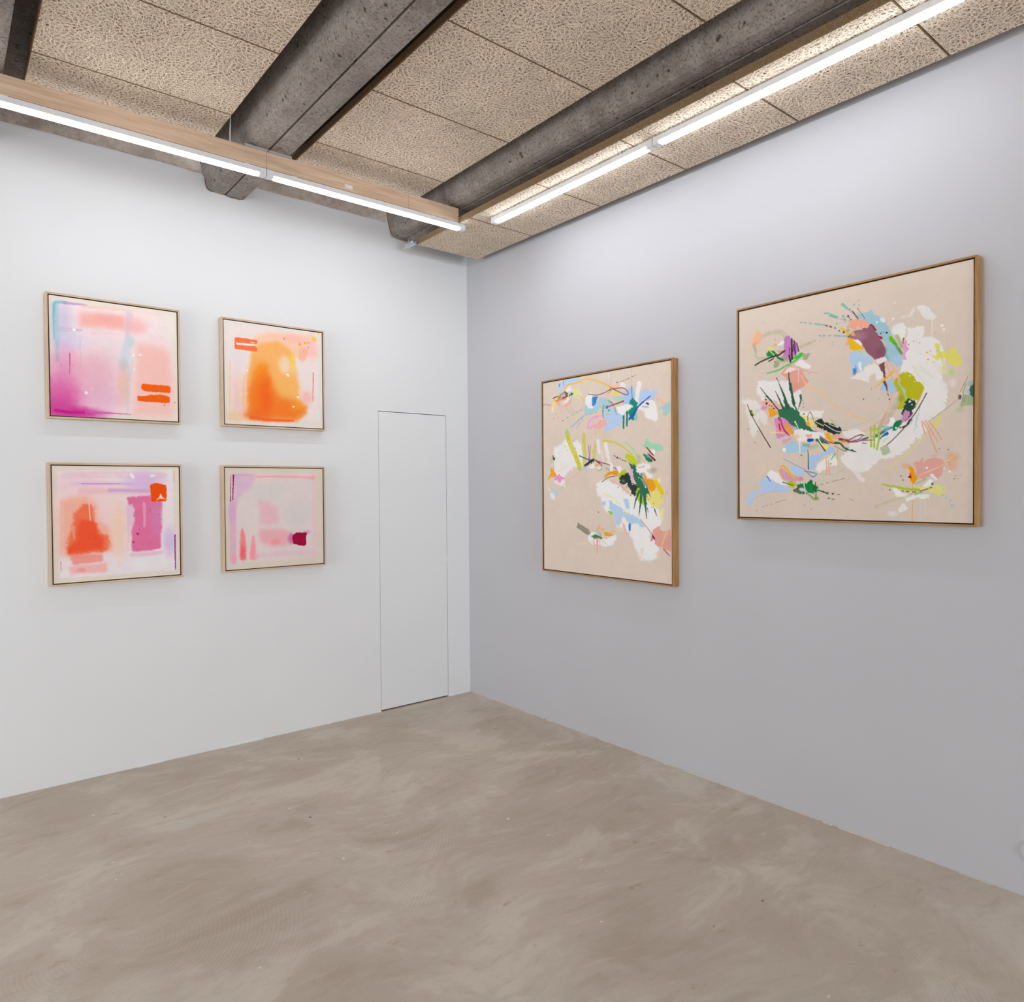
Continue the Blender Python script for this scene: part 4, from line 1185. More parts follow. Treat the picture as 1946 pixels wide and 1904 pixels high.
('P','d88cbc',1,2.3,2.3,[186,534,207,528,253,543,284,580,280,608,238,617,207,626,195,621,191,574]),
('P','f0a42c',1,1.5,1.5,[235,559,253,564,284,601,276,614,253,599,238,577]),
('S','c41c48',1,1.1,7.5,8.2,0,0,[210,561,216,596]),
('S','c01c4c',1,1.1,5.2,6.7,0,0,[215,532,230,580,257,616]),
('P','e09cc0',0.9,1.5,1.5,[225,634,276,626,268,636,230,656]),
('S','ece08c',0.9,1.1,5.3,4.6,0,0,[163,595,238,604]),
('S','e8b090',0.9,1.1,5.4,3.8,0,0,[136,486,191,577,238,605,283,637]),
('S','982850',1,1.1,7.5,4.5,0,0,[207,528,211,543]),
('P','2f7050',1,1.5,1.9,[202,492,242,485,230,448,246,460,276,491,306,512,328,545,368,597,399,610,368,606,306,593,272,570,249,543,211,526]),
('S','2b5c46',1,1.2,3.1,6.2,0,0,[113,379,152,429,179,461,211,498]),
('S','2b5c46',1,1.1,8.4,7.6,0,0,[146,423,172,451]),
('S','2b5c46',1,1.1,3.0,9.8,0,0,[191,406,211,446,232,491]),
('S','2b5c46',1,1.1,3.0,16.4,0,0,[209,372,234,431,253,489]),
('S','2b5c46',1,1.1,11.0,12.4,0,0,[264,379,277,446,285,475]),
('S','2b5c46',1,1.1,12.4,2.9,0,0,[277,446,280,471,302,510]),
('S','2b5c46',1,1.1,10.8,2.5,0,0,[316,438,316,458,303,504]),
('P','2b5c46',1,1.4,1.4,[310,458,316,436,325,456]),
('D','2c2c30',[146,457,5.3,160,470,2.7,172,474,2.6,183,486,4.1,142,439,3.8,140,428,2.3,326,463,1.8,328,493,1.8,330,523,3.2,47,572,2.4,95,586,1.9,82,639,2.3,319,709,3.2,328,475,1.8]),
('S','3f3d34',1,1.2,3.2,5.1,0,0,[43,453,62,497,107,575,165,666]),
('P','2c5236',1,1.6,1.6,[54,484,68,481,79,510,62,510]),
('S','b8cc60',1,1.2,8.6,5.5,0,0,[70,493,85,508]),
('S','a8a880',0.8,1.2,3.9,2.3,1,0,[87,481,95,504]),
('S','a8a880',0.8,1.2,3.9,2.3,1,0,[99,479,111,505]),
('P','e6dc78',1,1.4,1.4,[308,522,350,540,375,559,383,587,361,580,335,546]),
('D','f2a030',[350,569,8.5]),
('S','7a5a54',1,1.1,2.8,2.8,0,0,[350,561,349,536,361,518,376,554]),
('P','e8b49c',0.95,1.4,1.4,[366,579,420,608,386,599]),
('P','22342c',1,1.4,2.8,[378,559,411,549,425,570,439,567,502,599,497,623,470,626,436,609,400,589]),
('S','e8e4e0',1,1.0,2.8,2.8,0,0,[425,577,470,607,498,616]),
('S','e8e4e0',1,1.0,2.4,2.4,0,0,[446,578,487,596]),
('S','d8d070',1,1.1,3.5,3.5,0,0,[386,564,422,584]),
('S','b4d050',1,1.0,5.5,4.1,0,0,[451,555,478,585]),
('P','b8c4e0',0.9,1.4,1.4,[470,563,503,593,480,585]),
('S','b4c8b4',0.9,1.0,3.4,3.0,0,0,[504,600,551,594,600,585]),
('S','3a4440',1,1.0,2.7,1.3,0,0,[497,609,528,612]),
('P','e9e6e4',1,1.8,2.9,[283,594,321,590,346,599,368,608,418,610,433,632,393,636,350,648,306,646,283,623]),
('P','f0ac9c',1,1.4,1.4,[334,617,369,617,369,631,346,634]),
('G','a0c8d0',0.9,287,584,13,8),
('P','f0c890',0.9,1.5,1.5,[283,615,306,619,302,634,287,630]),
('P','0f54a0',1,1.4,1.4,[346,641,361,634,377,640,372,651,350,652]),
('P','3c7058',1,1.4,1.4,[382,640,407,633,451,667,418,659,386,649]),
('P','eeac1c',1,1.4,1.4,[428,619,446,616,471,658,460,663,436,639]),
('P','e6a898',1,1.4,1.4,[456,627,487,622,499,639,470,648]),
('S','a85c80',1,1.0,6.3,5.6,0,0,[406,630,439,653,467,664]),
('S','7a2a18',1,1.0,11.5,11.5,0.8,0,[492,648,529,655]),
('S','f0a030',1,1.0,8.2,4.1,0.4,0,[470,659,531,662]),
('S','8a4a68',1,1.0,4.0,4.0,0,0,[528,656,554,643,584,633,600,639]),
('S','8a4a68',1,1.0,4.0,6.0,0,0,[531,662,571,661,600,649]),
('S','2f5f48',1,1.0,9.5,2.7,0,0,[474,663,497,666,521,690,564,705]),
('S','2f5f48',1,1.0,2.0,2.7,0,0,[470,675,518,699,529,687]),
('P','2f5f48',1,1.3,1.3,[514,687,524,682,529,691,521,697]),
('P','86b4b0',0.95,2.2,1.4,[326,654,362,659,357,680,322,678]),
('S','b4bc94',0.9,2.1,16.3,17.7,0.5,0,[364,678,390,670]),
('P','e6de80',1,1.4,1.4,[392,656,452,674,432,697,411,672]),
('S','4c5834',1,1.0,4.9,6.3,0,0,[402,656,431,697]),
('P','a6cce0',1,1.9,2.2,[227,670,253,646,291,643,298,659,355,676,335,700,298,691,268,702,241,688]),
('D','ece8e8',[236,680,9.6]),
('S','f0eeea',1,1.1,4.3,4.3,0,0,[310,628,311,697]),
('S','f0eeea',1,1.0,4.9,4.2,0,0,[396,633,412,662]),
('S','f0eeea',1,1.1,4.4,2.2,0,0,[289,556,306,589]),
('D','f4f2f0',[289,556,4.4]),
('P','aac6ea',1,2.1,2.1,[352,714,386,711,436,693,456,680,478,688,463,705,418,714,397,740,382,767,349,777]),
('S','2c4440',1,1.1,2.8,5.3,0,0,[349,686,351,724,352,773]),
('P','e9e5de',1,2.1,2.8,[385,771,422,727,470,715,488,743,487,763,449,762,407,792]),
('S','e8a898',1,1.0,4.8,5.5,0,0,[433,724,437,799]),
('S','e8a898',1,1.0,4.8,6.2,0,0,[443,741,449,803]),
('S','d8e0a0',1,1.0,7.5,4.8,0,0,[448,714,446,743]),
('S','6cc4b0',1,1.0,8.8,3.4,0,0,[474,708,456,736]),
('D','7cc8a0',[454,753,4.8]),
('S','dcae6c',1,1.0,3.0,2.4,0,0,[484,679,486,770]),
('S','c4c8a4',1,1.1,2.5,1.8,0,0,[328,702,332,818]),
('S','d0ccac',1,1.1,2.1,1.8,0,0,[339,706,341,807]),
('P','aecbee',1,1.5,1.5,[264,771,276,749,328,776,330,801,298,807,279,789]),
('S','8aa8c8',1,1.1,3.0,3.7,0,0,[230,721,291,753,339,776]),
('S','5c88cc',1,1.1,5.0,3.6,0,0,[335,781,388,794,372,808,346,787]),
('S','a8c8b8',1,1.1,2.5,1.8,0,0,[393,795,470,798,524,770]),
('S','b8ccb8',1,1.1,3.5,2.8,0,0,[393,836,470,806,508,783]),
('P','d79cc8',1,1.5,1.5,[206,773,222,766,253,791,283,813,322,803,330,825,283,828,237,820,217,798]),
('P','e884b8',0.9,1.5,1.5,[291,820,324,803,328,824]),
('P','eae7e8',1,2.3,2.3,[146,793,167,774,210,787,222,819,255,838,222,845,183,823,159,808]),
('S','f2ac1c',1,1.1,6.0,6.7,0,0,[226,813,216,780,218,762,230,754,253,774,272,799,307,814]),
('S','f0a428',1,1.1,4.5,5.2,0,0,[230,766,272,813,272,824]),
('P','b0caee',1,1.9,2.3,[112,818,159,807,183,826,222,845,258,852,257,874,214,874,159,874,112,877]),
('S','3f78b0',1,1.1,5.4,3.8,0,0,[147,800,164,825]),
('P','b2cdf2',0.9,3.2,1.6,[37,914,53,884,102,862,117,873,78,896,73,926,38,945]),
('S','a8b8c0',0.8,1.2,2.8,2.0,0,0,[69,910,143,880,214,870,276,873]),
('P','b0c41c',1,1.5,1.5,[248,828,272,823,296,842,283,856,256,845]),
('S','5a6a20',1,1.1,4.5,3.7,0,0,[228,830,279,846]),
('P','108040',1,1.5,2.9,[293,842,343,839,349,825,369,824,372,839,395,856,390,874,357,878,335,864,302,856]),
('D','0c7a38',[363,833,9.9]),
('P','4c6c4c',0.95,2.2,2.9,[274,867,302,855,343,878,359,885,306,885]),
('P','c8cce0',0.95,1.4,1.4,[305,859,328,859,340,874,313,874]),
('D','b01828',[302,857,5.1]),
('S','9cac74',0.95,1.1,10.0,16.4,0,0,[355,887,379,907,394,905]),
('S','b8c08c',0.8,1.1,6.6,3.6,0,0,[283,877,283,896]),
('S','b8c08c',0.7,1.1,4.4,2.2,0,0,[292,877,292,905]),
('S','3c3428',1,1.1,3.2,3.5,0,0,[385,832,387,905]),
('S','3c3428',1,1.1,2.8,2.8,0,0,[377,849,378,888]),
('S','2c4a38',1,1.1,4.9,4.2,0,0,[397,867,444,884]),
('S','4a4440',0.9,0.7,1.8,1.8,0,1,[393,847,477,826,514,817]),
('S','3a4038',1,1.0,2.8,2.8,0,1,[418,872,494,888]),
('S','3a4038',1,1.0,3.1,2.8,0,1,[443,903,481,911]),
('S','6a6a60',0.8,0.8,2.3,1.9,0,1,[123,946,195,924,268,902]),
('D','44443c',[541,907,2.0,551,910,1.7,444,903,3.1,462,886,2.7,92,964,2.0,333,935,1.8,364,953,1.8]),
('S','e6e4e4',1,1.1,4.3,2.9,0,0,[330,838,339,887]),
('S','ecc898',0.7,2.3,7.8,4.7,0,0,[94,810,159,738,230,694]),
('S','dcc4a8',0.8,1.0,2.0,1.4,0,0,[480,776,480,944]),
('S','b6a894',0.7,3.1,21.4,24.5,1,0,[737,493,720,530,700,569,685,587]),
('S','e2ac94',1,0.9,4.3,4.0,0,0,[706,430,711,475,697,534,676,573,639,596,597,620]),
('S','e09c84',0.9,1.6,6.2,13.7,0.5,0,[688,549,673,581]),
('S','b8ccb8',0.9,1.0,4.0,3.0,0,0,[548,596,620,575,688,536]),
('S','e6bc84',1,1.0,4.3,3.6,0,0,[542,548,587,564,617,577]),
('P','a8c8e2',1,1.3,1.3,[668,432,712,429,732,449,725,474,706,466,688,467]),
('S','7c4a56',1,0.9,11.9,3.1,0,0,[682,424,688,441,693,461]),
('D','4c3438',[694,473,2.8,697,481,1.9,700,494,2.8,595,484,2.6,656,490,1.3,629,444,1.9]),
('P','b8b61c',1,1.5,3.1,[718,428,824,441,830,473,807,514,790,509,766,500,760,524,749,542,733,535,742,500,736,456]),
('G','8a9a3c',0.6,745,497,12,13),
('S','a8c8d0',1,0.9,5.5,3.1,0,0,[735,430,753,464,766,500,777,545]),
('P','a8c8d0',1,1.2,1.2,[753,448,763,465,763,481,754,464]),
('P','22483a',1,1.2,1.8,[760,515,769,498,802,517,800,537,784,555,766,550,752,568,746,554,756,530]),
('D','f0eeec',[778,512,3.9,782,513,2.4,761,521,2.1,787,525,2.4,753,538,2.1]),
('P','5a2f4c',1,1.2,1.2,[777,557,790,545,790,568,772,585,760,596,766,574]),
('P','c48cb8',1,1.5,1.8,[757,551,766,546,781,557,779,570,766,588,749,602,738,615,736,594,752,573]),
('P','0e7a40',1,1.2,1.5,[713,607,728,587,746,585,749,595,737,613,725,625,714,626]),
('D','f0f0ee',[727,614,4.0]),
('S','3a2c34',1,0.9,7.3,10.4,0.7,0,[743,615,766,609,782,587]),
('S','d8a448',1,0.9,4.8,3.6,0,0,[801,534,815,505,828,474]),
('S','54303c',1,0.9,3.8,4.1,0,0,[684,687,713,663,752,623,795,568,818,530,842,485]),
('S','e8d8c8',1,0.9,2.4,1.8,0,0,[743,620,795,558]),
('P','ebe8e8',1,1.2,1.2,[703,573,719,571,726,587,707,611,688,610,700,592]),
('P','e8a8b4',1,1.3,1.3,[675,586,692,585,692,596,676,595]),
('P','a8b89c',0.9,1.9,1.3,[654,607,670,582,677,602,664,618]),
('P','a0c4d0',1,1.3,1.3,[675,602,710,608,691,623,676,619]),
('S','4c94a8',1,1.2,8.7,13.6,0.6,0,[713,611,682,622,648,642]),
('S','1c60b4',1,0.9,13.7,3.1,0,0,[691,635,676,644,659,658]),
('S','44685c',0.9,1.3,10.7,10.7,0.8,0,[676,628,639,648]),
('P','a4b87c',0.7,2.6,1.3,[619,611,658,607,658,621,623,621]),
('S','a8c42c',1,1.0,6.4,7.0,0,0,[626,605,628,687]),
('S','a8c42c',1,1.0,7.6,7.6,0,0,[642,601,640,692]),
('S','a8c42c',1,0.9,8.2,7.6,0,0,[656,610,659,652,651,699]),
('D','e0a030',[676,605,3.1]),
('S','7c4a5c',1,1.0,4.0,4.0,0,0,[528,658,548,659,578,651,591,635,568,637,548,646,528,658]),
('P','4c6a58',1,1.3,1.3,[590,652,613,643,620,653,597,658]),
('S','a06488',1,1.0,5.2,4.6,0,0,[584,658,642,659]),
('P','b0be9c',0.95,1.6,1.6,[660,690,691,679,708,712,676,726]),
('S','404040',0.9,0.6,3.9,3.9,1,0,[591,669,610,673]),
('S','2c4a3c',1,1.0,4.6,3.3,0,0,[545,695,563,705]),
('S','c8d0ba',0.6,0.9,9.4,6.3,0,0,[676,666,694,654]),
('S','a4d0c0',1,0.9,2.7,2.1,0,0,[818,536,810,575,796,633]),
('S','a4d0c0',1,0.9,2.7,2.4,0,0,[807,569,801,600]),
('S','a4d0c0',1,0.9,2.7,2.4,0,0,[791,586,784,604]),
('S','a4d0c0',1,0.9,2.1,2.1,0,0,[798,605,810,618]),
('P','d8d47c',0.95,1.7,1.7,[864,604,894,569,891,600,880,630,869,623]),
('S','dcd48c',0.8,1.7,6.4,7.6,0,0,[864,604,836,651,801,689,749,739,692,782]),
('S','e2a48e',1,0.9,5.0,4.4,0,0,[824,595,829,619,836,648]),
('S','e2a48e',1,0.9,4.7,5.0,0,0,[838,593,861,640,882,679]),
('S','e2a48e',1,0.9,4.4,4.7,0,0,[848,595,878,638,896,673]),
('S','e2a48e',1,0.9,4.4,5.3,0,0,[831,598,847,633,867,689,880,721]),
('S','8a7c6c',0.9,0.9,2.0,1.5,0,0,[864,589,891,568,919,548,956,519]),
('S','d8c8b8',0.6,0.9,1.4,1.2,0,0,[881,726,962,653,1003,597]),
('S','d8c8b8',0.5,0.9,1.5,1.2,0,0,[767,843,935,830,1004,822]),
('P','a2b490',0.95,2.2,1.7,[960,538,974,509,995,503,1011,525,1011,550,980,546,955,553]),
('P','3c6a58',1,1.1,1.1,[989,494,998,471,1013,467,1013,525,999,513]),
('P','9cc0b4',0.9,1.1,1.1,[982,460,1003,454,1003,474,987,478]),
('P','4c7a64',1,1.1,1.1,[1005,463,1013,444,1013,476,1007,475]),
('P','a8c4dc',1,1.1,1.1,[976,492,987,487,996,501,982,499]),
('P','5c6440',0.95,1.4,1.7,[953,507,964,502,964,521,954,523]),
('S','8a8454',1,0.8,2.2,2.2,0,0,[961,493,975,462]),
('S','8a8454',1,0.8,2.2,2.2,0,0,[969,500,981,466]),
('S','6c6c44',1,0.8,1.9,1.9,0,0,[972,503,966,536]),
('S','6c6c44',1,0.8,1.7,1.7,0,0,[978,507,974,533]),
('G','c0c0a0',0.8,959,561,16,12),
('D','f0f0ec',[962,503,2.5]),
('S','8a7c58',1,0.8,1.9,1.9,0,0,[972,471,985,440]),
('G','e0ac88',0.85,767,771,18,11),
('G','e0aa88',0.9,935,743,24,18),
('G','e0ae90',0.8,930,776,22,18),
('G','e0ac9c',0.6,802,815,17,15),
('P','dfa49a',1,1.5,1.8,[792,764,804,751,811,760,822,738,830,742,828,770,839,746,875,738,901,751,904,775,897,802,875,829,864,811,825,826,802,816,805,794]),
('S','e0a89c',0.9,1.2,6.4,7.0,1,0,[856,734,878,733]),
('S','ecc090',0.9,0.9,3.3,3.6,0,0,[810,812,853,792,903,769,948,725]),
('S','f0c49c',0.9,0.9,4.7,3.5,0,0,[842,798,884,781]),
('P','f89c10',1,1.2,1.5,[776,771,793,777,799,806,809,819,796,844,781,834,778,803]),
('S','e8a834',1,0.9,3.0,2.1,0,0,[790,840,790,908,789,993]),
('S','e8a834',1,0.9,4.2,3.6,0,0,[790,887,790,915]),
('P','d41c1c',1,1.2,1.2,[777,806,783,802,786,820,780,822]),
('D','4a1428',[777,814,4.5]),
('P','e2da84',0.95,1.8,1.8,[803,856,842,856,875,844,910,859,909,878,889,893,853,875,808,866]),
('P','ebe8e6',0.95,1.9,2.5,[711,862,725,860,752,878,784,884,856,887,853,899,836,904,810,897,790,909,767,915,764,895,731,894]),
('P','e8e4e0',0.95,1.8,1.8,[734,947,749,921,761,921,771,947,737,961]),
('G','e4deda',0.9,713,966,18,11),
('S','c0bc94',0.7,3.2,14.0,12.7,0.8,0,[648,939,701,915,784,887]),
('S','a4b88c',0.9,0.9,10.8,7.8,0,0,[799,884,826,876]),
('S','aec420',1,0.9,5.7,11.3,0,0,[672,845,713,853,767,864,812,867]),
('S','a0c478',1,0.9,5.4,4.8,0,0,[802,844,839,825]),
('S','504428',1,0.9,3.4,3.4,0,1,[749,871,790,876,825,871,862,858]),
('P','ecebea',1,1.2,1.2,[826,853,853,825,865,829,862,848,839,860]),
('S','ece0dc',1,0.9,12.3,8.8,0,0,[861,810,876,826]),
('D','3878b8',[864,845,4.7]),
('D','a8c4cc',[903,865,3.2,899,888,4.9,914,898,4.3,927,907,4.3,932,928,4.0,938,924,3.1,831,782,4.1,934,933,2.5]),
('D','34343a',[747,811,2.4,754,828,2.4,703,867,2.5,946,814,1.7,941,825,1.7,961,813,1.7,952,826,1.1,919,713,2.0,888,707,1.7,804,663,1.8,921,763,1.7,673,866,1.3,784,884,1.5]),
('D','f2f0ee',[843,780,4.1,904,783,3.4,925,797,4.5]),
('S','c8c0ac',0.7,0.9,2.0,1.7,0,0,[909,727,911,842]),
('S','e4d8cc',0.8,0.9,2.1,1.5,0,0,[821,902,821,992]),
('S','e4d8cc',0.8,0.9,2.1,1.5,0,0,[836,905,836,970])]


def vnoise(h, w, cell, rng):
    gh, gw = int(h / cell) + 3, int(w / cell) + 3
    g = rng.random((gh, gw))
    yy, xx = np.arange(h) / cell, np.arange(w) / cell
    y0, x0 = yy.astype(int), xx.astype(int)
    fy, fx = (yy - y0)[:, None], (xx - x0)[None, :]
    fy, fx = fy * fy * (3 - 2 * fy), fx * fx * (3 - 2 * fx)
    a = g[np.ix_(y0, x0)]
    b = g[np.ix_(y0, x0 + 1)]
    c = g[np.ix_(y0 + 1, x0)]
    d = g[np.ix_(y0 + 1, x0 + 1)]
    return (a * (1 - fx) + b * fx) * (1 - fy) + (c * (1 - fx) + d * fx) * fy


def rgb(h):
    return np.array([int(h[i:i + 2], 16) / 255 for i in (0, 2, 4)])


def chaikin(p, it=1, q=0.13):
    for _ in range(it):
        n = np.roll(p, -1, 0)
        k = np.minimum(q, 7.0 / np.maximum(np.hypot(*(n - p).T), 1e-6))[:, None]
        p = np.stack([p * (1 - k) + n * k, p * k + n * (1 - k)], 1).reshape(-1, 2)
    return p


def catmull(p, n=8):
    if len(p) < 3:
        return p
    e = np.vstack([2 * p[0] - p[1], p, 2 * p[-1] - p[-2]])
    o = []
    for i in range(len(p) - 1):
        a, b, c, d = e[i:i + 4]
        for k in range(n):
            t = k / n
            o.append(0.5 * (2 * b + (c - a) * t + (2 * a - 5 * b + 4 * c - d) * t * t + (3 * b - a - 3 * c + d) * t ** 3))
    o.append(p[-1])
    return np.array(o)


def sstep(x):
    x = np.clip(x, 0, 1)
    return x * x * (3 - 2 * x)


class Picture:
    """brushwork laid down on a grid of points, in millimetres from the canvas's upper corner"""

    def __init__(self, w, h, step, ground, seed):
        self.w, self.h, self.st = w, h, step
        self.nx, self.ny = int(round(w / step)) + 1, int(round(h / step)) + 1
        self.sx, self.sy = w / (self.nx - 1), h / (self.ny - 1)
        rng = np.random.default_rng(seed)
        self.rng = rng
        self.img = np.ones((self.ny, self.nx, 3)) * rgb(ground)
        N = lambda c: vnoise(self.ny, self.nx, c / step, rng) - 0.5
        self.dx = N(22) * 1.2 + N(7) * 0.9 + N(4)
        self.dy = N(22) * 1.2 + N(7) * 0.9 + N(4)
        self.tone = 1 + 0.02 * N(90) + 0.015 * N(25)
        self.mott = N(30) + 0.5 * N(9)
        self.lut = rng.random((64, 512))

    def win(self, x0, x1, y0, y1):
        i0, i1 = max(0, int(x0 / self.sx) - 1), min(self.nx, int(x1 / self.sx) + 3)
        j0, j1 = max(0, int(y0 / self.sy) - 1), min(self.ny, int(y1 / self.sy) + 3)
        if i0 >= i1 or j0 >= j1:
            return None
        X, Y = np.meshgrid(np.arange(i0, i1) * self.sx, np.arange(j0, j1) * self.sy)
        return (slice(j0, j1), slice(i0, i1)), X, Y

    def lay(self, s, col, a):
        a = a[..., None]
        self.img[s] = self.img[s] * (1 - a) + rgb(col) * a

    def poly(self, col, al, soft, rough, v):
        p = chaikin(np.array(v, float).reshape(-1, 2))
        soft = max(soft, 0.9)
        m = soft + rough * 2 + 2
        r = self.win(p[:, 0].min() - m, p[:, 0].max() + m, p[:, 1].min() - m, p[:, 1].max() + m)
        if r is None:
            return
        s, X, Y = r
        X, Y = X + self.dx[s] * rough * 2.2, Y + self.dy[s] * rough * 2.2
        dist = np.full(X.shape, 1e9)
        ins = np.zeros(X.shape, bool)
        q = np.roll(p, -1, 0)
        for (ax, ay), (bx, by) in zip(p, q):
            ex, ey = bx - ax, by - ay
            l2 = ex * ex + ey * ey
            if l2 < 1e-9:
                continue
            t = np.clip(((X - ax) * ex + (Y - ay) * ey) / l2, 0, 1)
            dist = np.minimum(dist, (X - ax - t * ex) ** 2 + (Y - ay - t * ey) ** 2)
            if ay != by:
                ins ^= ((ay > Y) != (by > Y)) & (X < (bx - ax) * (Y - ay) / (by - ay) + ax)
        sd = np.sqrt(dist) * np.where(ins, 1, -1)
        a = sstep((sd + soft) / (2 * soft)) * al
        a = a * (1 + 0.10 * np.clip(self.mott[s], -1, 0.2))
        self.lay(s, col, np.clip(a, 0, 1))

    def stroke(self, col, al, soft, w0, w1, dry, dash, v):
        p = catmull(np.array(v, float).reshape(-1, 2))
        soft = max(soft * 0.6, 0.8)
        w0, w1 = max(w0, 1.5), max(w1, 1.3)
        m = max(w0, w1) / 2 + soft + 5
        r = self.win(p[:, 0].min() - m, p[:, 0].max() + m, p[:, 1].min() - m, p[:, 1].max() + m)
        if r is None:
            return
        s, X, Y = r
        k = min(2.0, max(w0, w1) * 0.16)
        X, Y = X + self.dx[s] * k, Y + self.dy[s] * k
        seg = np.diff(p, axis=0)
        ln = np.hypot(seg[:, 0], seg[:, 1])
        tot = max(ln.sum(), 1e-6)
        acc = 0.0
        best = np.full(X.shape, -1e9)
        along = np.zeros(X.shape)
        perp = np.zeros(X.shape)
        for (ax, ay), (ex, ey), l in zip(p[:-1], seg, ln):
            if l < 1e-9:
                continue
            t = np.clip(((X - ax) * ex + (Y - ay) * ey) / (l * l), 0, 1)
            rx, ry = X - ax - t * ex, Y - ay - t * ey
            d = np.hypot(rx, ry)
            u = acc + t * l
            g = (w0 + (w1 - w0) * u / tot) / 2 - d
            b = g > best
            best = np.where(b, g, best)
            along = np.where(b, u, along)
            perp = np.where(b, np.sign(ex * ry - ey * rx) * d, perp)
            acc += l
        a = sstep((best + soft) / (2 * soft)) * al
        if dry:
            i = ((perp / 1.7).astype(int) % 64)
            j = along / 20.0
            j0 = j.astype(int)
            f = j - j0
            n = self.lut[i, j0 % 512] * (1 - f) + self.lut[i, (j0 + 1) % 512] * f
            a = a * (1 - dry * 0.75 * sstep((n - 0.42) / 0.25))
        if dash:
            j = along / 6.5
            j0 = j.astype(int)
            f = j - j0
            n = self.lut[7, j0 % 512] * (1 - f) + self.lut[7, (j0 + 1) % 512] * f
            a = a * sstep((n - 0.36) / 0.14)
        self.lay(s, col, np.clip(a, 0, 1))

    def dots(self, col, v):
        for x, y, r in zip(v[::3], v[1::3], v[2::3]):
            r = max(r, 1.1)
            q = self.win(x - r - 3, x + r + 3, y - r - 3, y + r + 3)
            if q is None:
                continue
            s, X, Y = q
            d = np.hypot(X + self.dx[s] * r * 0.5 - x, Y + self.dy[s] * r * 0.5 - y)
            self.lay(s, col, sstep((r - d + 1.0) / 2.0))

    def glow(self, col, al, x, y, rx, ry):
        q = self.win(x - rx * 2, x + rx * 2, y - ry * 2, y + ry * 2)
        if q is None:
            return
        s, X, Y = q
        X, Y = X + self.dx[s] * rx * 0.12, Y + self.dy[s] * ry * 0.12
        e = np.sqrt(((X - x) / rx) ** 2 + ((Y - y) / ry) ** 2)
        self.lay(s, col, al * (1 - sstep((e - 0.25) / 1.35)))

    def run(self, ops):
        for o in ops:
            {'P': self.poly, 'S': self.stroke, 'D': self.dots, 'G': self.glow}[o[0]](*o[1:])
        c = np.clip(self.img * self.tone[..., None], 0, 1)
        return np.where(c < 0.04045, c / 12.92, ((c + 0.055) / 1.055) ** 2.4)


PIG = 1 / 0.86           # the colours below were judged by eye in the room's light; this takes that light out


def canvas_mesh(name, w, h, d, step, ops, ground, seed, horizontal_axis, parent, sign):
    """w across, h up, front face at depth d from the wall; colours from brushwork"""
    pic = Picture(w * 1000, h * 1000, step, ground, seed)
    col = np.clip(pic.run(ops) * PIG, 0, 0.965)
    nx, ny = pic.nx, pic.ny
    u = np.linspace(-w / 2, w / 2, nx)
    v = np.linspace(h / 2, -h / 2, ny)
    U, V = np.meshgrid(u, v)
    n = nx * ny
    if horizontal_axis == 'x':
        co = np.stack([U, np.full_like(U, -d), V], -1).reshape(-1, 3)
        bk = lambda a, b: (a, -0.004, b)
        fr = lambda a, b: (a, -d, b)
    else:
        co = np.stack([np.full_like(U, -d), -U, V], -1).reshape(-1, 3)
        bk = lambda a, b: (-0.004, -a, b)
        fr = lambda a, b: (-d, -a, b)
    rim = [(-w / 2, h / 2), (w / 2, h / 2), (w / 2, -h / 2), (-w / 2, -h / 2)]
    extra = np.array([fr(*p) for p in rim] + [bk(*p) for p in rim])
    co = np.vstack([co, extra])
    j, i = np.meshgrid(np.arange(ny - 1), np.arange(nx - 1), indexing='ij')
    a = (j * nx + i).ravel()
    quads = np.stack([a, a + nx, a + nx + 1, a + 1], 1)
    side = np.array([[n + k, n + (k + 1) % 4, n + 4 + (k + 1) % 4, n + 4 + k] for k in range(4)] + [[n + 4, n + 5, n + 6, n + 7]])
    quads = np.vstack([quads, side]).astype(np.int32)
    me = bpy.data.meshes.new(name)
    me.vertices.add(len(co))
    me.vertices.foreach_set('co', co.astype(np.float32).ravel())
    me.loops.add(quads.size)
    me.loops.foreach_set('vertex_index', quads.ravel())
    me.polygons.add(len(quads))
    me.polygons.foreach_set('loop_start', np.arange(0, quads.size, 4, dtype=np.int32))
    me.update(calc_edges=True)
    at = me.attributes.new('pigment', 'FLOAT_COLOR', 'POINT')
    g = np.clip(np.array(lin(ground)) * PIG, 0, 0.965)
    full = np.ones((len(co), 4), np.float32)
    full[:n, :3] = col.reshape(-1, 3)
    full[n:, :3] = g
    at.data.foreach_set('color', full.ravel())
    me.materials.append(M_CANVAS)
    o = bpy.data.objects.new(name, me)
    COL.objects.link(o)
    o.parent = parent
    return o


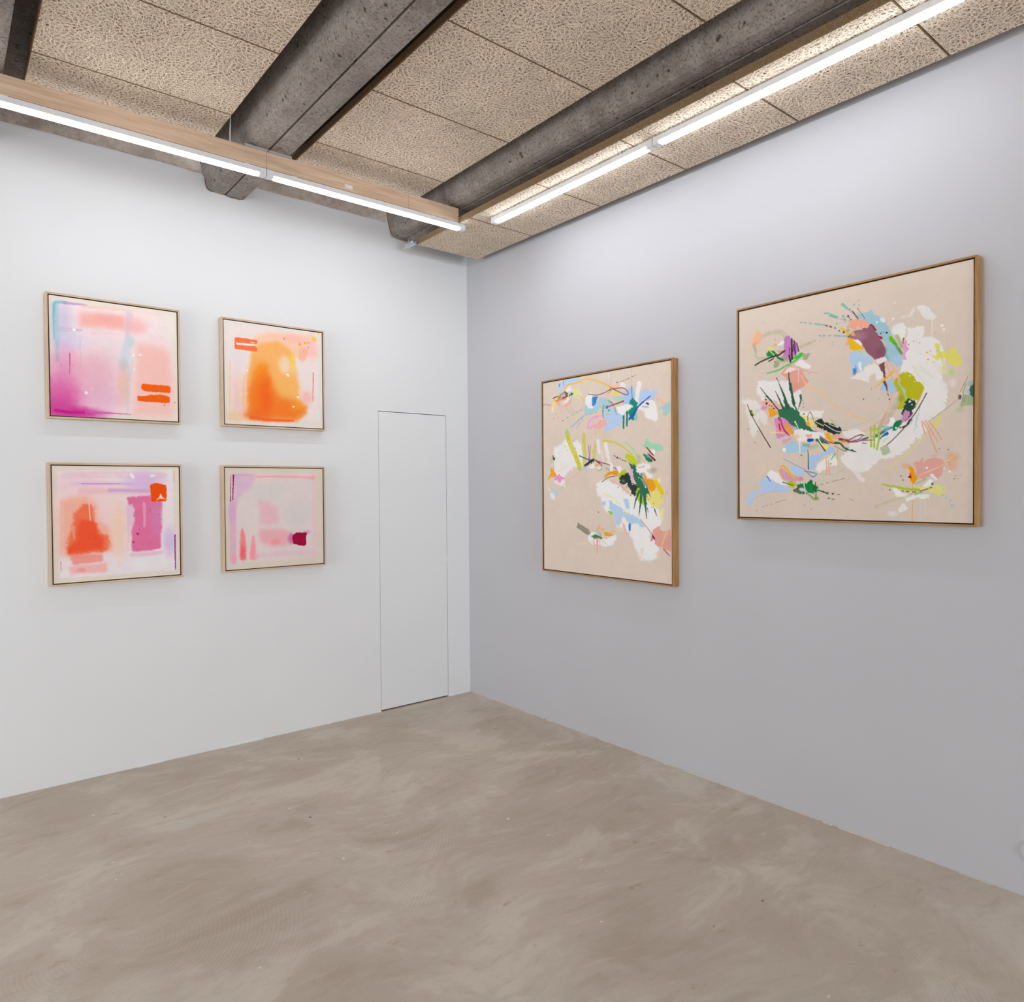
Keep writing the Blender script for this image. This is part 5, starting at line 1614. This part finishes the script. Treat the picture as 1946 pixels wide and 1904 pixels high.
def painting(key, wall, a0, a1, z0, z1, fw, gap, step, label, group):
    w, h = abs(a1 - a0), z1 - z0
    c = (a0 + a1) / 2
    zc = (z0 + z1) / 2
    t = thing('framed_painting', label, 'painting', (c, 0, zc) if wall == 'L' else (0, c, zc), group)
    D = 0.045
    bm = bmesh.new()
    # four mitred boards
    o_ = [(-w / 2, -h / 2), (w / 2, -h / 2), (w / 2, h / 2), (-w / 2, h / 2)]
    i_ = [(-w / 2 + fw, -h / 2 + fw), (w / 2 - fw, -h / 2 + fw), (w / 2 - fw, h / 2 - fw), (-w / 2 + fw, h / 2 - fw)]
    P = (lambda p, d: (p[0], -d, p[1])) if wall == 'L' else (lambda p, d: (-d, -p[0], p[1]))
    e = 0.0008
    for k in range(4):
        m = (k + 1) % 4
        quad = [o_[k], o_[m], i_[m], i_[k]]
        f = [bm.verts.new(P(p, D)) for p in quad]
        b = [bm.verts.new(P(p, 0.0002)) for p in quad]
        fs = [bm.faces.new(f), bm.faces.new(b)] + [bm.faces.new((f[q], f[(q + 1) % 4], b[(q + 1) % 4], b[q])) for q in range(4)]
        for x in fs:
            x.material_index = k % 2
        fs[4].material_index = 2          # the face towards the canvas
    bmesh.ops.bevel(bm, geom=[x for x in bm.edges if all(abs(abs(v.co.y if wall == 'L' else v.co.x) - D) < 1e-6 for v in x.verts) and not x.is_boundary], offset=e, segments=1, affect='EDGES')
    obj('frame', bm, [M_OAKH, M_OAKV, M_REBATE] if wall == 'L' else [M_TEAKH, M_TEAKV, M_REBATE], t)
    m = fw + gap
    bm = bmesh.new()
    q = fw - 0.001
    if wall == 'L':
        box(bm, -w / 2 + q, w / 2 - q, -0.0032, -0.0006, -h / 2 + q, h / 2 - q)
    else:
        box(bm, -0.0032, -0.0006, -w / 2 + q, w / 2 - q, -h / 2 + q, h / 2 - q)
    obj('backing_board', bm, M_REBATE, t)  # dark brown sheet added so the gap beside the canvas reads dark
    canvas_mesh('canvas', w - 2 * m, h - 2 * m, D - 0.004, step, ART[key], GROUND[key], ord(key), 'x' if wall == 'L' else 'y', t, 1)
    return t


G1, G2 = 'four small square paintings on the white wall', 'large abstract paintings on the grey wall'
painting('a', 'L', -2.6418, -2.0093, 1.8908, 2.5296, 0.010, 0.005, 2.1, 'pale pink and lilac square painting with two orange bars low down, oak frame', G1)
painting('b', 'L', -1.7845, -1.1498, 1.8931, 2.5284, 0.010, 0.005, 2.1, 'square painting of a glowing orange cloud with a coral double bar, oak frame', G1)
painting('c', 'L', -2.6423, -2.0103, 1.0334, 1.6658, 0.010, 0.005, 2.1, 'square painting with red and magenta blocks and one orange square, oak frame', G1)
painting('d', 'L', -1.7894, -1.1553, 1.0361, 1.6661, 0.010, 0.005, 2.1, 'very pale pink square painting with a dark crimson square, oak frame', G1)
painting('e', 'R', -0.8762, -1.9266, 0.9846, 2.2044, 0.008, 0.005, 2.3, 'tall upright abstract of scattered colourful marks on beige canvas, honey frame', G2)
painting('f', 'R', -2.3133, -3.3434, 1.3576, 2.3789, 0.008, 0.005, 2.0, 'large abstract with a sweeping ring of green, plum and white marks, honey frame', G2)
